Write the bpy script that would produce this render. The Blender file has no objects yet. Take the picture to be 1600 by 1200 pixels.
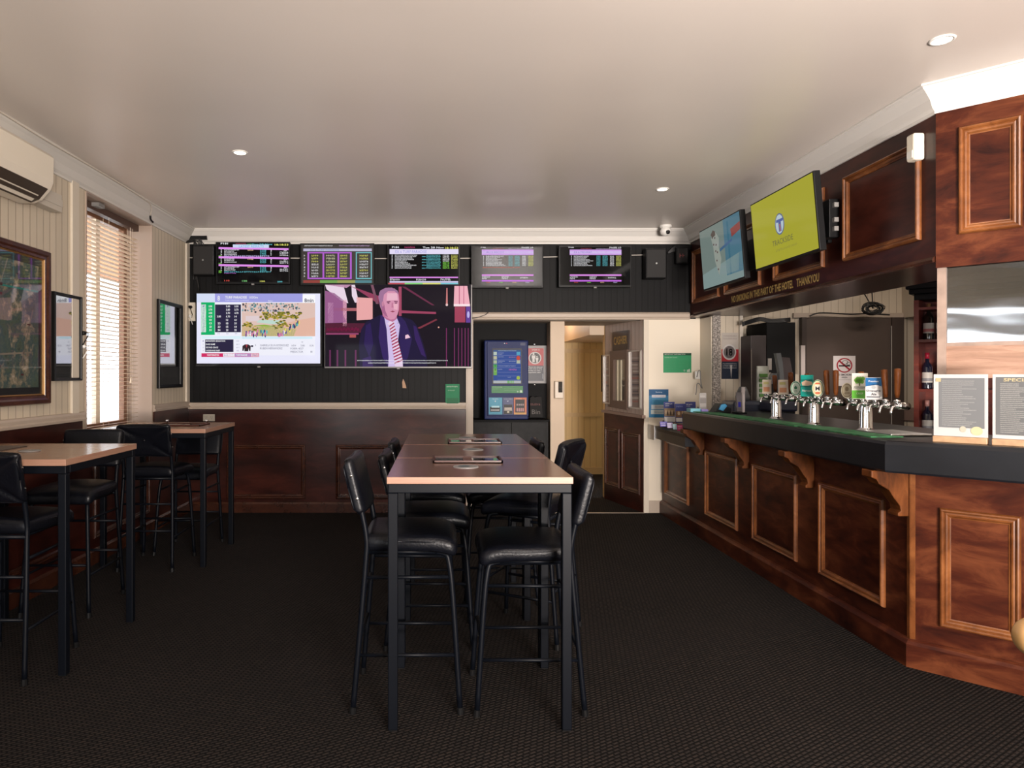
import bpy, bmesh, math, random
from mathutils import Vector, Matrix
random.seed(7)
SC = bpy.context.scene
COL = SC.collection
# ---------------------------------------------------------------- camera
F = 1090.0; CX = 686.0; CY = 587.0; CH = 1.467
cam_d = bpy.data.cameras.new('camera'); cam = bpy.data.objects.new('camera', cam_d); COL.objects.link(cam)
cam.location = (0, 0, CH); cam.rotation_euler = (math.pi/2, 0, 0)
cam_d.sensor_width = 36; cam_d.lens = F*36/1600
cam_d.shift_x = (800-CX)/1600; cam_d.shift_y = (CY-600)/1600
cam_d.clip_start = 0.05; cam_d.clip_end = 200
SC.camera = cam
# ---------------------------------------------------------------- world, daylight, exposure
w = bpy.data.worlds.new('world'); SC.world = w; w.use_nodes = True
bg = w.node_tree.nodes['Background']; bg.inputs[0].default_value = (0.86, 0.93, 1.0, 1); bg.inputs[1].default_value = 5.0
SC.view_settings.view_transform = 'Standard'; SC.view_settings.look = 'None'
SC.view_settings.gamma = 1.0; SC.view_settings.use_curve_mapping = False
SC.view_settings.exposure = 0.0
def area(name, loc, rot, sx, sy, power, color, portal=False, spread=None):
    l = bpy.data.lights.new(name, 'AREA'); l.shape = 'RECTANGLE'; l.size = sx; l.size_y = sy
    l.energy = power; l.color = color
    if spread: l.spread = math.radians(spread)
    if portal: l.cycles.is_portal = True
    o = bpy.data.objects.new(name, l); COL.objects.link(o); o.location = loc; o.rotation_euler = rot
    return o
R90 = math.pi/2
# daylight coming in through the openings in the wall behind the camera
area('daylight_rear_window', (1.85, -2.72, 1.75), (R90, 0, 0), 1.6, 1.4, 215, (1.0, 0.94, 0.88))
area('daylight_rear_door', (-2.42, -2.72, 0.62), (R90, 0, 0), 0.45, 1.1, 9, (1.0, 0.93, 0.86))
area('daylight_side_high', (-2.76, -0.5, 2.31), (R90, 0, -R90), 2.2, 0.16, 4.5, (0.95, 0.97, 1.0))
area('daylight_side_low', (-2.76, -0.5, 1.96), (R90, 0, -R90), 2.2, 0.22, 6, (0.95, 0.97, 1.0))
# added upward lamp brightening the ceiling, in place of bounce from the pavement
area('ceiling_fill', (1.8, -2.66, 1.0), (math.radians(120), 0, 0), 1.7, 0.4, 370, (1.0, 0.88, 0.80), spread=110)
area('servery_fill', (4.3, 5.7, 2.95), (0, 0, 0), 1.2, 0.3, 36, (1.0, 0.86, 0.74))  # added unseen lamp, lifts the dim servery behind the bulkhead
area('corridor_lamp', (1.75, 9.6, 2.5), (0, 0, 0), 0.3, 0.3, 14, (1.0, 0.66, 0.36))
# ---------------------------------------------------------------- helpers: naming
def linkobj(o): COL.objects.link(o); return o
def tag(o, label=None, cat=None, group=None, kind=None):
    if label: o['label'] = label
    if cat: o['category'] = cat
    if group: o['group'] = group
    if kind: o['kind'] = kind
    return o
def thing(name, label, cat, loc=(0,0,0), rz=0, group=None):
    o = linkobj(bpy.data.objects.new(name, None)); o.empty_display_size = 0.05
    o.location = loc; o.rotation_euler = (0,0,rz)
    return tag(o, label, cat, group)
def wloc(p):
    v = Vector((0,0,0))
    while p: v += p.location; p = p.parent
    return v
def obj(name, bm, m, parent=None, bev=0, smooth=False, seg=2, label=None):
    me = bpy.data.meshes.new(name)
    bmesh.ops.recalc_face_normals(bm, faces=bm.faces)
    if parent: off = wloc(parent)
    else:
        xs=[v.co.x for v in bm.verts]; ys=[v.co.y for v in bm.verts]; zs=[v.co.z for v in bm.verts]
        off = Vector(((min(xs)+max(xs))/2,(min(ys)+max(ys))/2,min(zs)))
    for v in bm.verts: v.co -= off
    bm.to_mesh(me); bm.free()
    for x in (m if isinstance(m,(list,tuple)) else [m]): me.materials.append(x)
    o = linkobj(bpy.data.objects.new(name, me))
    if parent: o.parent = parent
    else: o.location = off
    if smooth:
        for p in me.polygons: p.use_smooth = True
    if bev:
        b = o.modifiers.new('bevel','BEVEL'); b.width = bev; b.segments = seg; b.limit_method='ANGLE'; b.angle_limit=math.radians(40)
        if not smooth: b.harden_normals = False
    if label: o['label'] = label
    return o
def struct(name, bm, m, parent=None, **k):
    o = obj(name, bm, m, parent, **k)
    if not parent: o['kind'] = 'structure'
    return o
def kids(o): return [c for c in bpy.data.objects if c.parent == o]
def copy_tree(o, parent=None):
    c = linkobj(o.copy()); c.parent = parent
    for ch in kids(o):
        copy_tree(ch, c)
    return c
# ---------------------------------------------------------------- helpers: measuring (pixel of the photo -> point on a known plane)
CAM = Vector((0,0,CH))
def hit(px, py, pl, t=0.0):
    d = Vector(((px-CX)/F, 1, -(py-CY)/F)); o, n = pl
    k = (o-CAM).dot(n)/d.dot(n)
    return CAM + d*k + n*t
def YP(y): return (Vector((0,y,0)), Vector((0,-1,0)))
def XP(x, s=-1): return (Vector((x,0,0)), Vector((s,0,0)))
def ZP(z): return (Vector((0,0,z)), Vector((0,0,1)))
def PL(a, b):      # vertical plane through floor points a, b, its normal towards the camera
    a = Vector((a[0],a[1],0)); b = Vector((b[0],b[1],0)); d = (b-a).normalized(); n = Vector((-d.y, d.x, 0))
    if n.dot(CAM-a) < 0: n = -n
    return (a, n)
# ---------------------------------------------------------------- helpers: shapes
def BM(): return bmesh.new()
def box(bm, x0,x1,y0,y1,z0,z1, M=None, mi=0):
    vs=[Vector((x,y,z)) for x in (x0,x1) for y in (y0,y1) for z in (z0,z1)]
    if M is not None: vs=[M@v for v in vs]
    v=[bm.verts.new(p) for p in vs]
    for q in ((0,1,3,2),(4,6,7,5),(0,4,5,1),(2,3,7,6),(0,2,6,4),(1,5,7,3)):
        f = bm.faces.new([v[i] for i in q]); f.material_index = mi
    return bm
def extr(bm, pts, vec, mi=0):
    n=len(pts); a=[bm.verts.new(p) for p in pts]; b=[bm.verts.new(Vector(p)+vec) for p in pts]
    fs=[bm.faces.new(a), bm.faces.new(b[::-1])]
    for i in range(n): fs.append(bm.faces.new([a[i],a[(i+1)%n],b[(i+1)%n],b[i]]))
    for f in fs: f.material_index = mi
    return bm
def slab(bm, pts, pl, t0, t1, mi=0):     # pts in photo pixels, extruded off the plane between t0 and t1
    return extr(bm, [hit(x,y,pl,0)+pl[1]*t0 for x,y in pts], pl[1]*(t1-t0), mi)
def rslab(bm, x0,y0,x1,y1, pl, t0, t1, mi=0):   # upright rectangle on a vertical plane from its pixel box (left top, right bottom)
    a = hit(x0,y0,pl); b = hit(x1,y1,pl)
    P = [Vector((a.x,a.y,a.z)),Vector((b.x,b.y,a.z)),Vector((b.x,b.y,b.z)),Vector((a.x,a.y,b.z))]
    return extr(bm, [p+pl[1]*t0 for p in P], pl[1]*(t1-t0), mi)
def spline(pts, n=6):
    P=[Vector(p) for p in pts]
    if len(P)<3: return P
    Q=[2*P[0]-P[1]]+P+[2*P[-1]-P[-2]]; out=[]
    for i in range(1,len(Q)-2):
        for k in range(n):
            t=k/n; a,b,c,d=Q[i-1],Q[i],Q[i+1],Q[i+2]
            out.append(0.5*((2*b)+(c-a)*t+(2*a-5*b+4*c-d)*t*t+(3*b-a-3*c+d)*t**3))
    out.append(P[-1]); return out
def tube(bm, pts, r, n=8, sm=0, caps=True, mi=0):
    P = spline(pts, sm) if sm else [Vector(p) for p in pts]
    R = r if isinstance(r,(list,tuple)) else None
    rings=[]; up=None
    for i,p in enumerate(P):
        t=(P[min(i+1,len(P)-1)]-P[max(i-1,0)]).normalized()
        if up is None:
            up = Vector((0,0,1)) if abs(t.z)<0.9 else Vector((1,0,0))
        a=t.cross(up).normalized(); up=a.cross(t).normalized()
        rr = r if R is None else R[0]+(R[1]-R[0])*i/(len(P)-1)
        rings.append([bm.verts.new(p+(a*math.cos(2*math.pi*k/n)+up*math.sin(2*math.pi*k/n))*rr) for k in range(n)])
    for A,B in zip(rings,rings[1:]):
        for k in range(n):
            f=bm.faces.new([A[k],A[(k+1)%n],B[(k+1)%n],B[k]]); f.material_index=mi
    if caps:
        bm.faces.new(rings[0][::-1]).material_index=mi; bm.faces.new(rings[-1]).material_index=mi
    return bm
def lathe(bm, prof, c=(0,0,0), n=20, axis='z', mi=0, M=None):
    c=Vector(c); rings=[]
    for r,h in prof:
        ring=[]
        for k in range(n):
            a=2*math.pi*k/n; x,y=r*math.cos(a),r*math.sin(a)
            v = Vector((x,y,h)) if axis=='z' else (Vector((x,h,y)) if axis=='y' else Vector((h,x,y)))
            if M is not None: v = M@v
            ring.append(bm.verts.new(c+v))
        rings.append(ring)
    for A,B in zip(rings,rings[1:]):
        for k in range(n):
            bm.faces.new([A[k],A[(k+1)%n],B[(k+1)%n],B[k]]).material_index=mi
    for rg in (rings[0],rings[-1]):
        bm.faces.new(rg).material_index=mi
    return bm
def pad(bm, sx,sy,sz, r, deform=None, c=(0,0,0), N=12, rot=None):   # soft cushion block
    verts={}
    def V(p):
        k=tuple(round(q,5) for q in p)
        if k not in verts:
            q=Vector(p); h=Vector((sx/2-r,sy/2-r,sz/2-r))
            inner=Vector([max(-h[i],min(h[i],q[i]*[sx,sy,sz][i]/2)) for i in range(3)])
            full=Vector([q[i]*[sx,sy,sz][i]/2 for i in range(3)])
            d=full-inner
            if d.length>1e-9: d=d.normalized()*r
            q2=inner+d
            if deform: q2=deform(q2)
            if rot is not None: q2=rot@q2
            verts[k]=bm.verts.new(q2+Vector(c))
        return verts[k]
    ax=[(0,1,2),(1,2,0),(2,0,1)]
    def nz(i): 
        t=-1+2*i/N
        return math.copysign(abs(t)**0.6,t)
    for a,b,cc in ax:
        for s in (-1,1):
            for i in range(N):
                for j in range(N):
                    q=[]
                    for (ii,jj) in ((i,j),(i+1,j),(i+1,j+1),(i,j+1)):
                        p=[0,0,0]; p[a]=s; p[b]=nz(ii); p[cc]=nz(jj); q.append(V(p))
                    if len(set(q))==4: bm.faces.new(q)
    return bm
def frame_mold(bm, o, u, v, n, u0,u1,v0,v1, w=.045, d=.022, mi=0, prof=None):
    prof = prof or [(0,0),(0,.45),(.12,.9),(.25,1),(.38,.8),(.45,.5),(.6,.62),(.75,.55),(.9,.2),(1,.15),(1,0)]
    rings=[]
    for a,h in prof:
        i=a*w
        rings.append([bm.verts.new(o+u*x+v*y+n*(h*d)) for x,y in ((u0+i,v0+i),(u1-i,v0+i),(u1-i,v1-i),(u0+i,v1-i))])
    for A,B in zip(rings,rings[1:]):
        for k in range(4):
            bm.faces.new([A[k],A[(k+1)%4],B[(k+1)%4],B[k]]).material_index=mi
    return bm
def sweep(bm, path, prof, closed=False, mi=0):   # profile (out, up) swept along a horizontal path; out = left normal of the path
    P=[Vector(p) for p in path]; n=len(P); rings=[]
    for i in range(n):
        d0=(P[i]-P[i-1]).normalized() if (i>0 or closed) else (P[i+1]-P[i]).normalized()
        d1=(P[(i+1)%n]-P[i]).normalized() if (i<n-1 or closed) else d0
        n0=Vector((-d0.y,d0.x,0)); n1=Vector((-d1.y,d1.x,0)); m=(n0+n1).normalized(); m=m/max(.2,m.dot(n0))
        rings.append([bm.verts.new(P[i]+m*a+Vector((0,0,b))) for a,b in prof])
    k=len(prof)
    for i in range(n if closed else n-1):
        A,B=rings[i],rings[(i+1)%n]
        for j in range(k): bm.faces.new([A[j],A[(j+1)%k],B[(j+1)%k],B[j]]).material_index=mi
    if not closed: bm.faces.new(rings[0]); bm.faces.new(rings[-1][::-1])
    return bm
# ---------------------------------------------------------------- helpers: materials
MATS={}
def nt(name):
    m=bpy.data.materials.new(name); m.use_nodes=True; t=m.node_tree; return m,t,t.nodes['Principled BSDF']
def mat(name, c, rough=.5, metal=0, coat=0, emis=0, ec=None, noise=0, ns=40, ior=None, trans=0, spec=None):
    if name in MATS: return MATS[name]
    m,t,b=nt(name); b.inputs['Base Color'].default_value=(*c,1); b.inputs['Roughness'].default_value=rough
    b.inputs['Metallic'].default_value=metal; b.inputs['Coat Weight'].default_value=coat; b.inputs['Coat Roughness'].default_value=.04
    if spec is not None: b.inputs['Specular IOR Level'].default_value=spec
    if ior: b.inputs['IOR'].default_value=ior
    if trans: b.inputs['Transmission Weight'].default_value=trans
    if emis: b.inputs['Emission Color'].default_value=(*(ec or c),1); b.inputs['Emission Strength'].default_value=emis
    if noise:
        g=t.nodes.new('ShaderNodeNewGeometry'); n=t.nodes.new('ShaderNodeTexNoise'); n.inputs['Scale'].default_value=ns
        t.links.new(g.outputs['Position'],n.inputs['Vector'])
        r=t.nodes.new('ShaderNodeValToRGB'); r.color_ramp.elements[0].position=.3; r.color_ramp.elements[1].position=.7
        r.color_ramp.elements[0].color=(*[x*(1-noise) for x in c],1); r.color_ramp.elements[1].color=(*[min(1,x*(1+noise)) for x in c],1)
        t.links.new(n.outputs[0],r.inputs[0]); t.links.new(r.outputs[0],b.inputs['Base Color'])
        bp=t.nodes.new('ShaderNodeBump'); bp.inputs['Strength'].default_value=.12; bp.inputs['Distance'].default_value=.01
        t.links.new(n.outputs[0],bp.inputs['Height']); t.links.new(bp.outputs[0],b.inputs['Normal'])
    MATS[name]=m; return m
def wood(name, c1, c2, c3=None, stretch=(1,1,1), scale=3, rough=.25, coat=.3, bump=.1, coord='Object', spec=.5):
    m,t,b=nt(name); L=t.links.new; b.inputs['Specular IOR Level'].default_value=spec
    tc=t.nodes.new('ShaderNodeTexCoord'); mp=t.nodes.new('ShaderNodeMapping'); mp.inputs['Scale'].default_value=stretch
    if coord=='Position':
        g=t.nodes.new('ShaderNodeNewGeometry'); L(g.outputs['Position'],mp.inputs['Vector'])
    else: L(tc.outputs['Object'],mp.inputs['Vector'])
    n1=t.nodes.new('ShaderNodeTexNoise'); n1.inputs['Scale'].default_value=scale; n1.inputs['Detail'].default_value=8; n1.inputs['Roughness'].default_value=.65; n1.inputs['Distortion'].default_value=.6
    n2=t.nodes.new('ShaderNodeTexNoise'); n2.inputs['Scale'].default_value=scale*.35; n2.inputs['Detail'].default_value=3
    L(mp.outputs[0],n1.inputs['Vector']); L(mp.outputs[0],n2.inputs['Vector'])
    mx=t.nodes.new('ShaderNodeMath'); mx.operation='MULTIPLY_ADD'; mx.inputs[1].default_value=.6; L(n1.outputs[0],mx.inputs[0])
    m2=t.nodes.new('ShaderNodeMath'); m2.operation='MULTIPLY'; m2.inputs[1].default_value=.4; L(n2.outputs[0],m2.inputs[0]); L(m2.outputs[0],mx.inputs[2])
    r=t.nodes.new('ShaderNodeValToRGB'); e=r.color_ramp.elements; e[0].position=.36; e[0].color=(*c1,1); e[1].position=.64; e[1].color=(*(c3 or c2),1)
    x=e.new(.5); x.color=(*c2,1)
    L(mx.outputs[0],r.inputs[0]); L(r.outputs[0],b.inputs['Base Color'])
    b.inputs['Roughness'].default_value=rough; b.inputs['Coat Weight'].default_value=coat; b.inputs['Coat Roughness'].default_value=.12
    bp=t.nodes.new('ShaderNodeBump'); bp.inputs['Strength'].default_value=bump; bp.inputs['Distance'].default_value=.004
    L(n1.outputs[0],bp.inputs['Height']); L(bp.outputs[0],b.inputs['Normal'])
    MATS[name]=m; return m
def planks(name, c, groove, axis, period, rough=.5, gw=.07, vary=.06, spec=.4):
    m,t,b=nt(name); L=t.links.new; b.inputs['Specular IOR Level'].default_value=spec
    g=t.nodes.new('ShaderNodeNewGeometry'); s=t.nodes.new('ShaderNodeSeparateXYZ'); L(g.outputs['Position'],s.inputs[0])
    d=t.nodes.new('ShaderNodeMath'); d.operation='DIVIDE'; d.inputs[1].default_value=period; L(s.outputs[axis],d.inputs[0])
    fr=t.nodes.new('ShaderNodeMath'); fr.operation='FRACT'; L(d.outputs[0],fr.inputs[0])
    lt=t.nodes.new('ShaderNodeMath'); lt.operation='LESS_THAN'; lt.inputs[1].default_value=gw; L(fr.outputs[0],lt.inputs[0])
    fl=t.nodes.new('ShaderNodeMath'); fl.operation='FLOOR'; L(d.outputs[0],fl.inputs[0])
    wn=t.nodes.new('ShaderNodeTexWhiteNoise'); wn.noise_dimensions='1D'; L(fl.outputs[0],wn.inputs['W'])
    hsv=t.nodes.new('ShaderNodeMapRange'); hsv.inputs['To Min'].default_value=1-vary; hsv.inputs['To Max'].default_value=1+vary; L(wn.outputs['Value'],hsv.inputs['Value'])
    cm=t.nodes.new('ShaderNodeVectorMath'); cm.operation='SCALE'; cm.inputs[0].default_value=c; L(hsv.outputs[0],cm.inputs['Scale'])
    mx=t.nodes.new('ShaderNodeMix'); mx.data_type='RGBA'; L(lt.outputs[0],mx.inputs['Factor']); L(cm.outputs[0],mx.inputs['A']); mx.inputs['B'].default_value=(*groove,1)
    L(mx.outputs['Result'],b.inputs['Base Color']); b.inputs['Roughness'].default_value=rough
    bp=t.nodes.new('ShaderNodeBump'); bp.invert=True; bp.inputs['Strength'].default_value=.7; bp.inputs['Distance'].default_value=.004
    L(lt.outputs[0],bp.inputs['Height']); L(bp.outputs[0],b.inputs['Normal'])
    MATS[name]=m; return m
# ---------------------------------------------------------------- helpers: flat artwork (signs, screens, labels) as coloured shapes
TXT={}
def text_mesh(s, bold=False):
    if (s,bold) in TXT: return TXT[(s,bold)]
    c=bpy.data.curves.new('t','FONT'); c.body=s; c.resolution_u=2; c.size=1
    if bold: c.offset=.02
    o=bpy.data.objects.new('t',c); me=bpy.data.meshes.new_from_object(o)
    vs=[(v.co.x,v.co.y) for v in me.vertices]; fs=[tuple(p.vertices) for p in me.polygons]
    bpy.data.objects.remove(o); bpy.data.curves.remove(c); bpy.data.meshes.remove(me)
    x0=min(v[0] for v in vs); x1=max(v[0] for v in vs); y0=min(v[1] for v in vs); y1=max(v[1] for v in vs)
    TXT[(s,bold)]=([((x-x0)/(x1-x0),(y-y0)/(y1-y0)) for x,y in vs],fs); return TXT[(s,bold)]
class Art:
    """shapes in artwork units (y down) laid on a surface: fn(x, y, height) -> point"""
    def __init__(s, fn, emis=0, ox=0, oy=0, k=1.0, step=.0006, rough=.5, coat=0):
        s.fn=fn; s.bm=BM(); s.cols={}; s.mats=[]; s.emis=emis; s.ox=ox; s.oy=oy; s.k=k; s.layer=1; s.step=step; s.rough=rough; s.coat=coat
    def m(s,c):
        if not s.emis: c=tuple(x*.74 for x in c)
        c=tuple(round(x,3) for x in c)
        if c not in s.cols:
            nm='art_%s_%s_%s_%s'%(s.emis,s.rough,s.coat,'_'.join('%g'%x for x in c))
            s.mats.append(mat(nm,(0.01,.01,.01) if s.emis else c,s.rough,0,s.coat,s.emis,c if s.emis else None,spec=.05 if s.emis else .25)); s.cols[c]=len(s.mats)-1
        return s.cols[c]
    def P(s,x,y): return s.fn(s.ox+x/s.k, s.oy+y/s.k, s.layer*s.step)
    def up(s,n=1): s.layer+=n; return s
    def poly(s,pts,c):
        f=s.bm.faces.new([s.bm.verts.new(s.P(x,y)) for x,y in pts]); f.material_index=s.m(c); return s
    def rect(s,x0,y0,x1,y1,c): return s.poly([(x0,y0),(x1,y0),(x1,y1),(x0,y1)],c)
    def disc(s,x,y,rx,ry,c,n=24): return s.poly([(x+rx*math.cos(2*math.pi*i/n),y+ry*math.sin(2*math.pi*i/n)) for i in range(n)],c)
    def ring(s,x,y,rx,ry,wd,c,n=28):
        for i in range(n):
            a=2*math.pi*i/n; b=2*math.pi*(i+1)/n; f=1-wd
            s.poly([(x+rx*math.cos(a),y+ry*math.sin(a)),(x+rx*math.cos(b),y+ry*math.sin(b)),(x+f*rx*math.cos(b),y+f*ry*math.sin(b)),(x+f*rx*math.cos(a),y+f*ry*math.sin(a))],c)
        return s
    def line(s,x0,y0,x1,y1,w,c):
        d=Vector((x1-x0,y1-y0)); d.normalize(); n=Vector((-d.y,d.x))*w/2
        return s.poly([(x0+n.x,y0+n.y),(x1+n.x,y1+n.y),(x1-n.x,y1-n.y),(x0-n.x,y0-n.y)],c)
    def text(s,t,x0,y0,x1,y1,c,bold=False,shear=0):
        vs,fs=text_mesh(t,bold); mi=s.m(c)
        V=[s.bm.verts.new(s.P(x0+u*(x1-x0), y1-v*(y1-y0)+u*shear)) for u,v in vs]
        for f in fs:
            try: s.bm.faces.new([V[i] for i in f]).material_index=mi
            except ValueError: pass
        return s
    def scrib(s,x0,y0,x1,y1,c,cw=None,shear=0):   # writing too small to read in the photo: little strokes
        h=y1-y0; cw=cw or h*.8; x=x0
        while x+cw*.7<=x1:
            q=random.random(); X=x; W=cw*.68; sy=shear*(x-x0)/(x1-x0)
            s.rect(X,y0+sy,X+W*.34,y1+sy,c)
            if q<.5: s.rect(X+W*.34,y0+h*.38+sy,X+W,y0+h*.62+sy,c)
            if q>.3: s.rect(X+W*.66,y0+(h*.5 if q<.6 else 0)+sy,X+W,y1-(h*.5 if q>.8 else 0)+sy,c)
            x+=cw
        return s
    def done(s,name,parent):
        me=bpy.data.meshes.new(name); off=wloc(parent) if parent else Vector((0,0,0))
        for v in s.bm.verts: v.co-=off
        s.bm.to_mesh(me); s.bm.free()
        for m_ in s.mats: me.materials.append(m_)
        o=linkobj(bpy.data.objects.new(name,me)); o.parent=parent; return o
def on(pl): return lambda x,y,h: hit(x,y,pl,0)+pl[1]*h
def loc(o,u,v,n): return lambda x,y,h: o+u*x+v*y+n*h
# ---------------------------------------------------------------- materials
M_ceil=mat('ceiling_paint',(.72,.655,.60),.33,noise=.035,ns=.9)
M_cornice=mat('cornice_paint',(.72,.69,.65),.5)
M_cream_y=planks('cream_boards_side',(.56,.48,.37),(.30,.25,.19),1,.078,.5,.09,.04)
M_cream_x=planks('cream_boards_front',(.60,.52,.41),(.36,.3,.23),0,.078,.5,.07,.03)
M_tan_x=planks('tan_boards',(.62,.45,.22),(.40,.27,.12),0,.09,.5,.07,.03)
M_trim=mat('beige_trim',(.44,.36,.29),.45)
M_creamtrim=mat('cream_trim',(.62,.55,.45),.45)
M_creamwall=mat('cream_wall',(.74,.66,.54),.55)
M_black_x=planks('black_boards',(.0085,.0085,.009),(.003,.003,.003),0,.066,.5,.09,.15,.12)
M_blackp=mat('black_paint',(.007,.007,.0075),.6,spec=.12)
M_mahog=wood('mahogany',(.016,.004,.003),(.040,.009,.006),(.075,.018,.011),(1,1,3.5),2.6,.28,.08,.06,'Position',.3)
M_mahogbar=wood('mahogany_bar',(.012,.004,.004),(.060,.014,.007),(.14,.042,.017),(1.2,1.2,3.5),3.2,.34,0,.05,'Position',.16)
M_mold=wood('orange_moulding',(.09,.028,.008),(.17,.055,.015),(.27,.10,.03),(1,1,1),9,.3,.3,.05,'Position')
M_molddark=wood('dark_moulding',(.03,.009,.005),(.05,.015,.008),(.08,.025,.012),(1,1,1),9,.25,.4,.05,'Position')
M_carpet=None
def carpet():
    m,t,b=nt('carpet'); L=t.links.new
    g=t.nodes.new('ShaderNodeNewGeometry'); mp=t.nodes.new('ShaderNodeMapping'); mp.inputs['Rotation'].default_value=(0,0,math.radians(-33)); L(g.outputs['Position'],mp.inputs['Vector'])
    br=t.nodes.new('ShaderNodeTexBrick'); br.inputs['Scale'].default_value=1.0; br.inputs['Brick Width'].default_value=.034; br.inputs['Row Height'].default_value=.018
    br.inputs['Mortar Size'].default_value=.0065; br.inputs['Mortar Smooth'].default_value=.8; br.offset=.5
    br.inputs['Color1'].default_value=(.036,.028,.0245,1); br.inputs['Color2'].default_value=(.024,.020,.019,1); br.inputs['Mortar'].default_value=(.004,.0035,.0035,1)
    L(mp.outputs[0],br.inputs['Vector'])
    n=t.nodes.new('ShaderNodeTexNoise'); n.inputs['Scale'].default_value=1.1; n.inputs['Detail'].default_value=4; L(g.outputs['Position'],n.inputs['Vector'])
    mr=t.nodes.new('ShaderNodeMapRange'); mr.inputs['To Min'].default_value=.6; mr.inputs['To Max'].default_value=1.25; L(n.outputs[0],mr.inputs['Value'])
    v=t.nodes.new('ShaderNodeVectorMath'); v.operation='SCALE'; L(br.outputs['Color'],v.inputs[0]); L(mr.outputs[0],v.inputs['Scale'])
    L(v.outputs[0],b.inputs['Base Color']); b.inputs['Roughness'].default_value=.95; b.inputs['Specular IOR Level'].default_value=.15
    bp=t.nodes.new('ShaderNodeBump'); bp.inputs['Strength'].default_value=.6; bp.inputs['Distance'].default_value=.006; bp.invert=True
    L(br.outputs['Fac'],bp.inputs['Height']); L(bp.outputs[0],b.inputs['Normal'])
    return m
M_carpet=carpet()
M_metal=mat('black_powder_metal',(.0028,.0038,.0065),.42,spec=.15)
M_vinyl=mat('black_vinyl',(.0035,.004,.0065),.36,noise=.2,ns=90,spec=.24)
M_chrome=mat('chrome',(.8,.8,.82),.14,1)
M_steel=mat('brushed_steel',(.45,.45,.45),.35,1)
M_blackpl=mat('black_plastic',(.007,.007,.0075),.4,spec=.2)
M_gloss=mat('gloss_black',(.006,.006,.007),.06,coat=.6)
M_white=mat('white_plastic',(.78,.76,.72),.4)
M_grey=mat('grey_plastic',(.22,.21,.2),.5)
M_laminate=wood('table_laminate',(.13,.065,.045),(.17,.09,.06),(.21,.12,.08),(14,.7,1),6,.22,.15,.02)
M_lamedge=wood('laminate_edge',(.29,.15,.10),(.34,.185,.125),(.39,.225,.155),(1,1,40),5,.4,.1,.02)
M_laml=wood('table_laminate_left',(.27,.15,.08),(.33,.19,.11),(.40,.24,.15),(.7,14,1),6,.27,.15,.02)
M_blackform=mat('black_bar_laminate',(.009,.010,.013),.32,noise=.2,ns=5,spec=.35)
M_bracket=wood('bracket_timber',(.05,.014,.003),(.11,.032,.007),(.18,.058,.015),(3,3,1),7,.45,0,.05,'Position',.18)
M_clearglass=None
def glass(name, tint=(1,1,1), refl=1.0, rough=.02, alpha=0.0, wav=0):
    m=bpy.data.materials.new(name); m.use_nodes=True; t=m.node_tree; t.nodes.clear(); L=t.links.new
    o=t.nodes.new('ShaderNodeOutputMaterial'); tr=t.nodes.new('ShaderNodeBsdfTransparent'); tr.inputs[0].default_value=(*tint,1)
    g=t.nodes.new('ShaderNodeBsdfGlossy'); g.inputs['Roughness'].default_value=rough
    f=t.nodes.new('ShaderNodeLayerWeight'); f.inputs['Blend'].default_value=.5; pw=t.nodes.new('ShaderNodeMath'); pw.operation='POWER'; pw.inputs[1].default_value=5; L(f.outputs['Facing'],pw.inputs[0])
    mu=t.nodes.new('ShaderNodeMath'); mu.operation='MULTIPLY_ADD'; mu.inputs[1].default_value=refl*.9; mu.inputs[2].default_value=.04*refl+alpha; L(pw.outputs[0],mu.inputs[0])
    mx=t.nodes.new('ShaderNodeMixShader'); L(mu.outputs[0],mx.inputs[0]); L(tr.outputs[0],mx.inputs[1]); L(g.outputs[0],mx.inputs[2]); L(mx.outputs[0],o.inputs[0])
    if wav:
        tc=t.nodes.new('ShaderNodeTexCoord'); mp=t.nodes.new('ShaderNodeMapping'); mp.inputs['Scale'].default_value=(1,1,2.2)
        n=t.nodes.new('ShaderNodeTexNoise'); n.inputs['Scale'].default_value=2.2; n.inputs['Detail'].default_value=1
        L(tc.outputs['Object'],mp.inputs[0]); L(mp.outputs[0],n.inputs['Vector'])
        bp=t.nodes.new('ShaderNodeBump'); bp.inputs['Strength'].default_value=1; bp.inputs['Distance'].default_value=wav; L(n.outputs[0],bp.inputs['Height'])
        L(bp.outputs[0],g.inputs['Normal']); L(bp.outputs[0],f.inputs['Normal'])
    return m
M_glass=glass('window_glass')
M_perspex=glass('scratched_perspex',(.55,.57,.6),1.6,.05,.20,wav=.004)
# ---------------------------------------------------------------- room shell
XL=-2.70; XB=2.70; YB=7.5; YR=-2.8; ZC=3.03; XE=6.2
struct('floor', box(BM(), -3.6, XE, YR-.1, 11.0, -.1, 0), M_carpet)
struct('ceiling', box(BM(), -3.2, XE, YR-.1, 11.0, ZC, ZC+.12), M_ceil)
# left wall with window opening
WY0=-2.70*1090/(133-CX); WY1=-2.70*1090/(237-CX); WZ0=1.0; WZ1=2.885; YW=WY0
b=BM(); T=-2.98
box(b,T,XL,YR,-1.6,0,ZC); box(b,T,XL,-1.6,.6,0,1.85); box(b,T,XL,-1.6,.6,2.07,2.23); box(b,T,XL,-1.6,.6,2.39,ZC); box(b,T,XL,.6,WY0,0,ZC); box(b,T,XL,WY1,YB+.1,0,ZC); box(b,T,XL,WY0,WY1,0,WZ0); box(b,T,XL,WY0,WY1,WZ1,ZC)
wl=struct('wall_left', b, M_cream_y)
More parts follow.
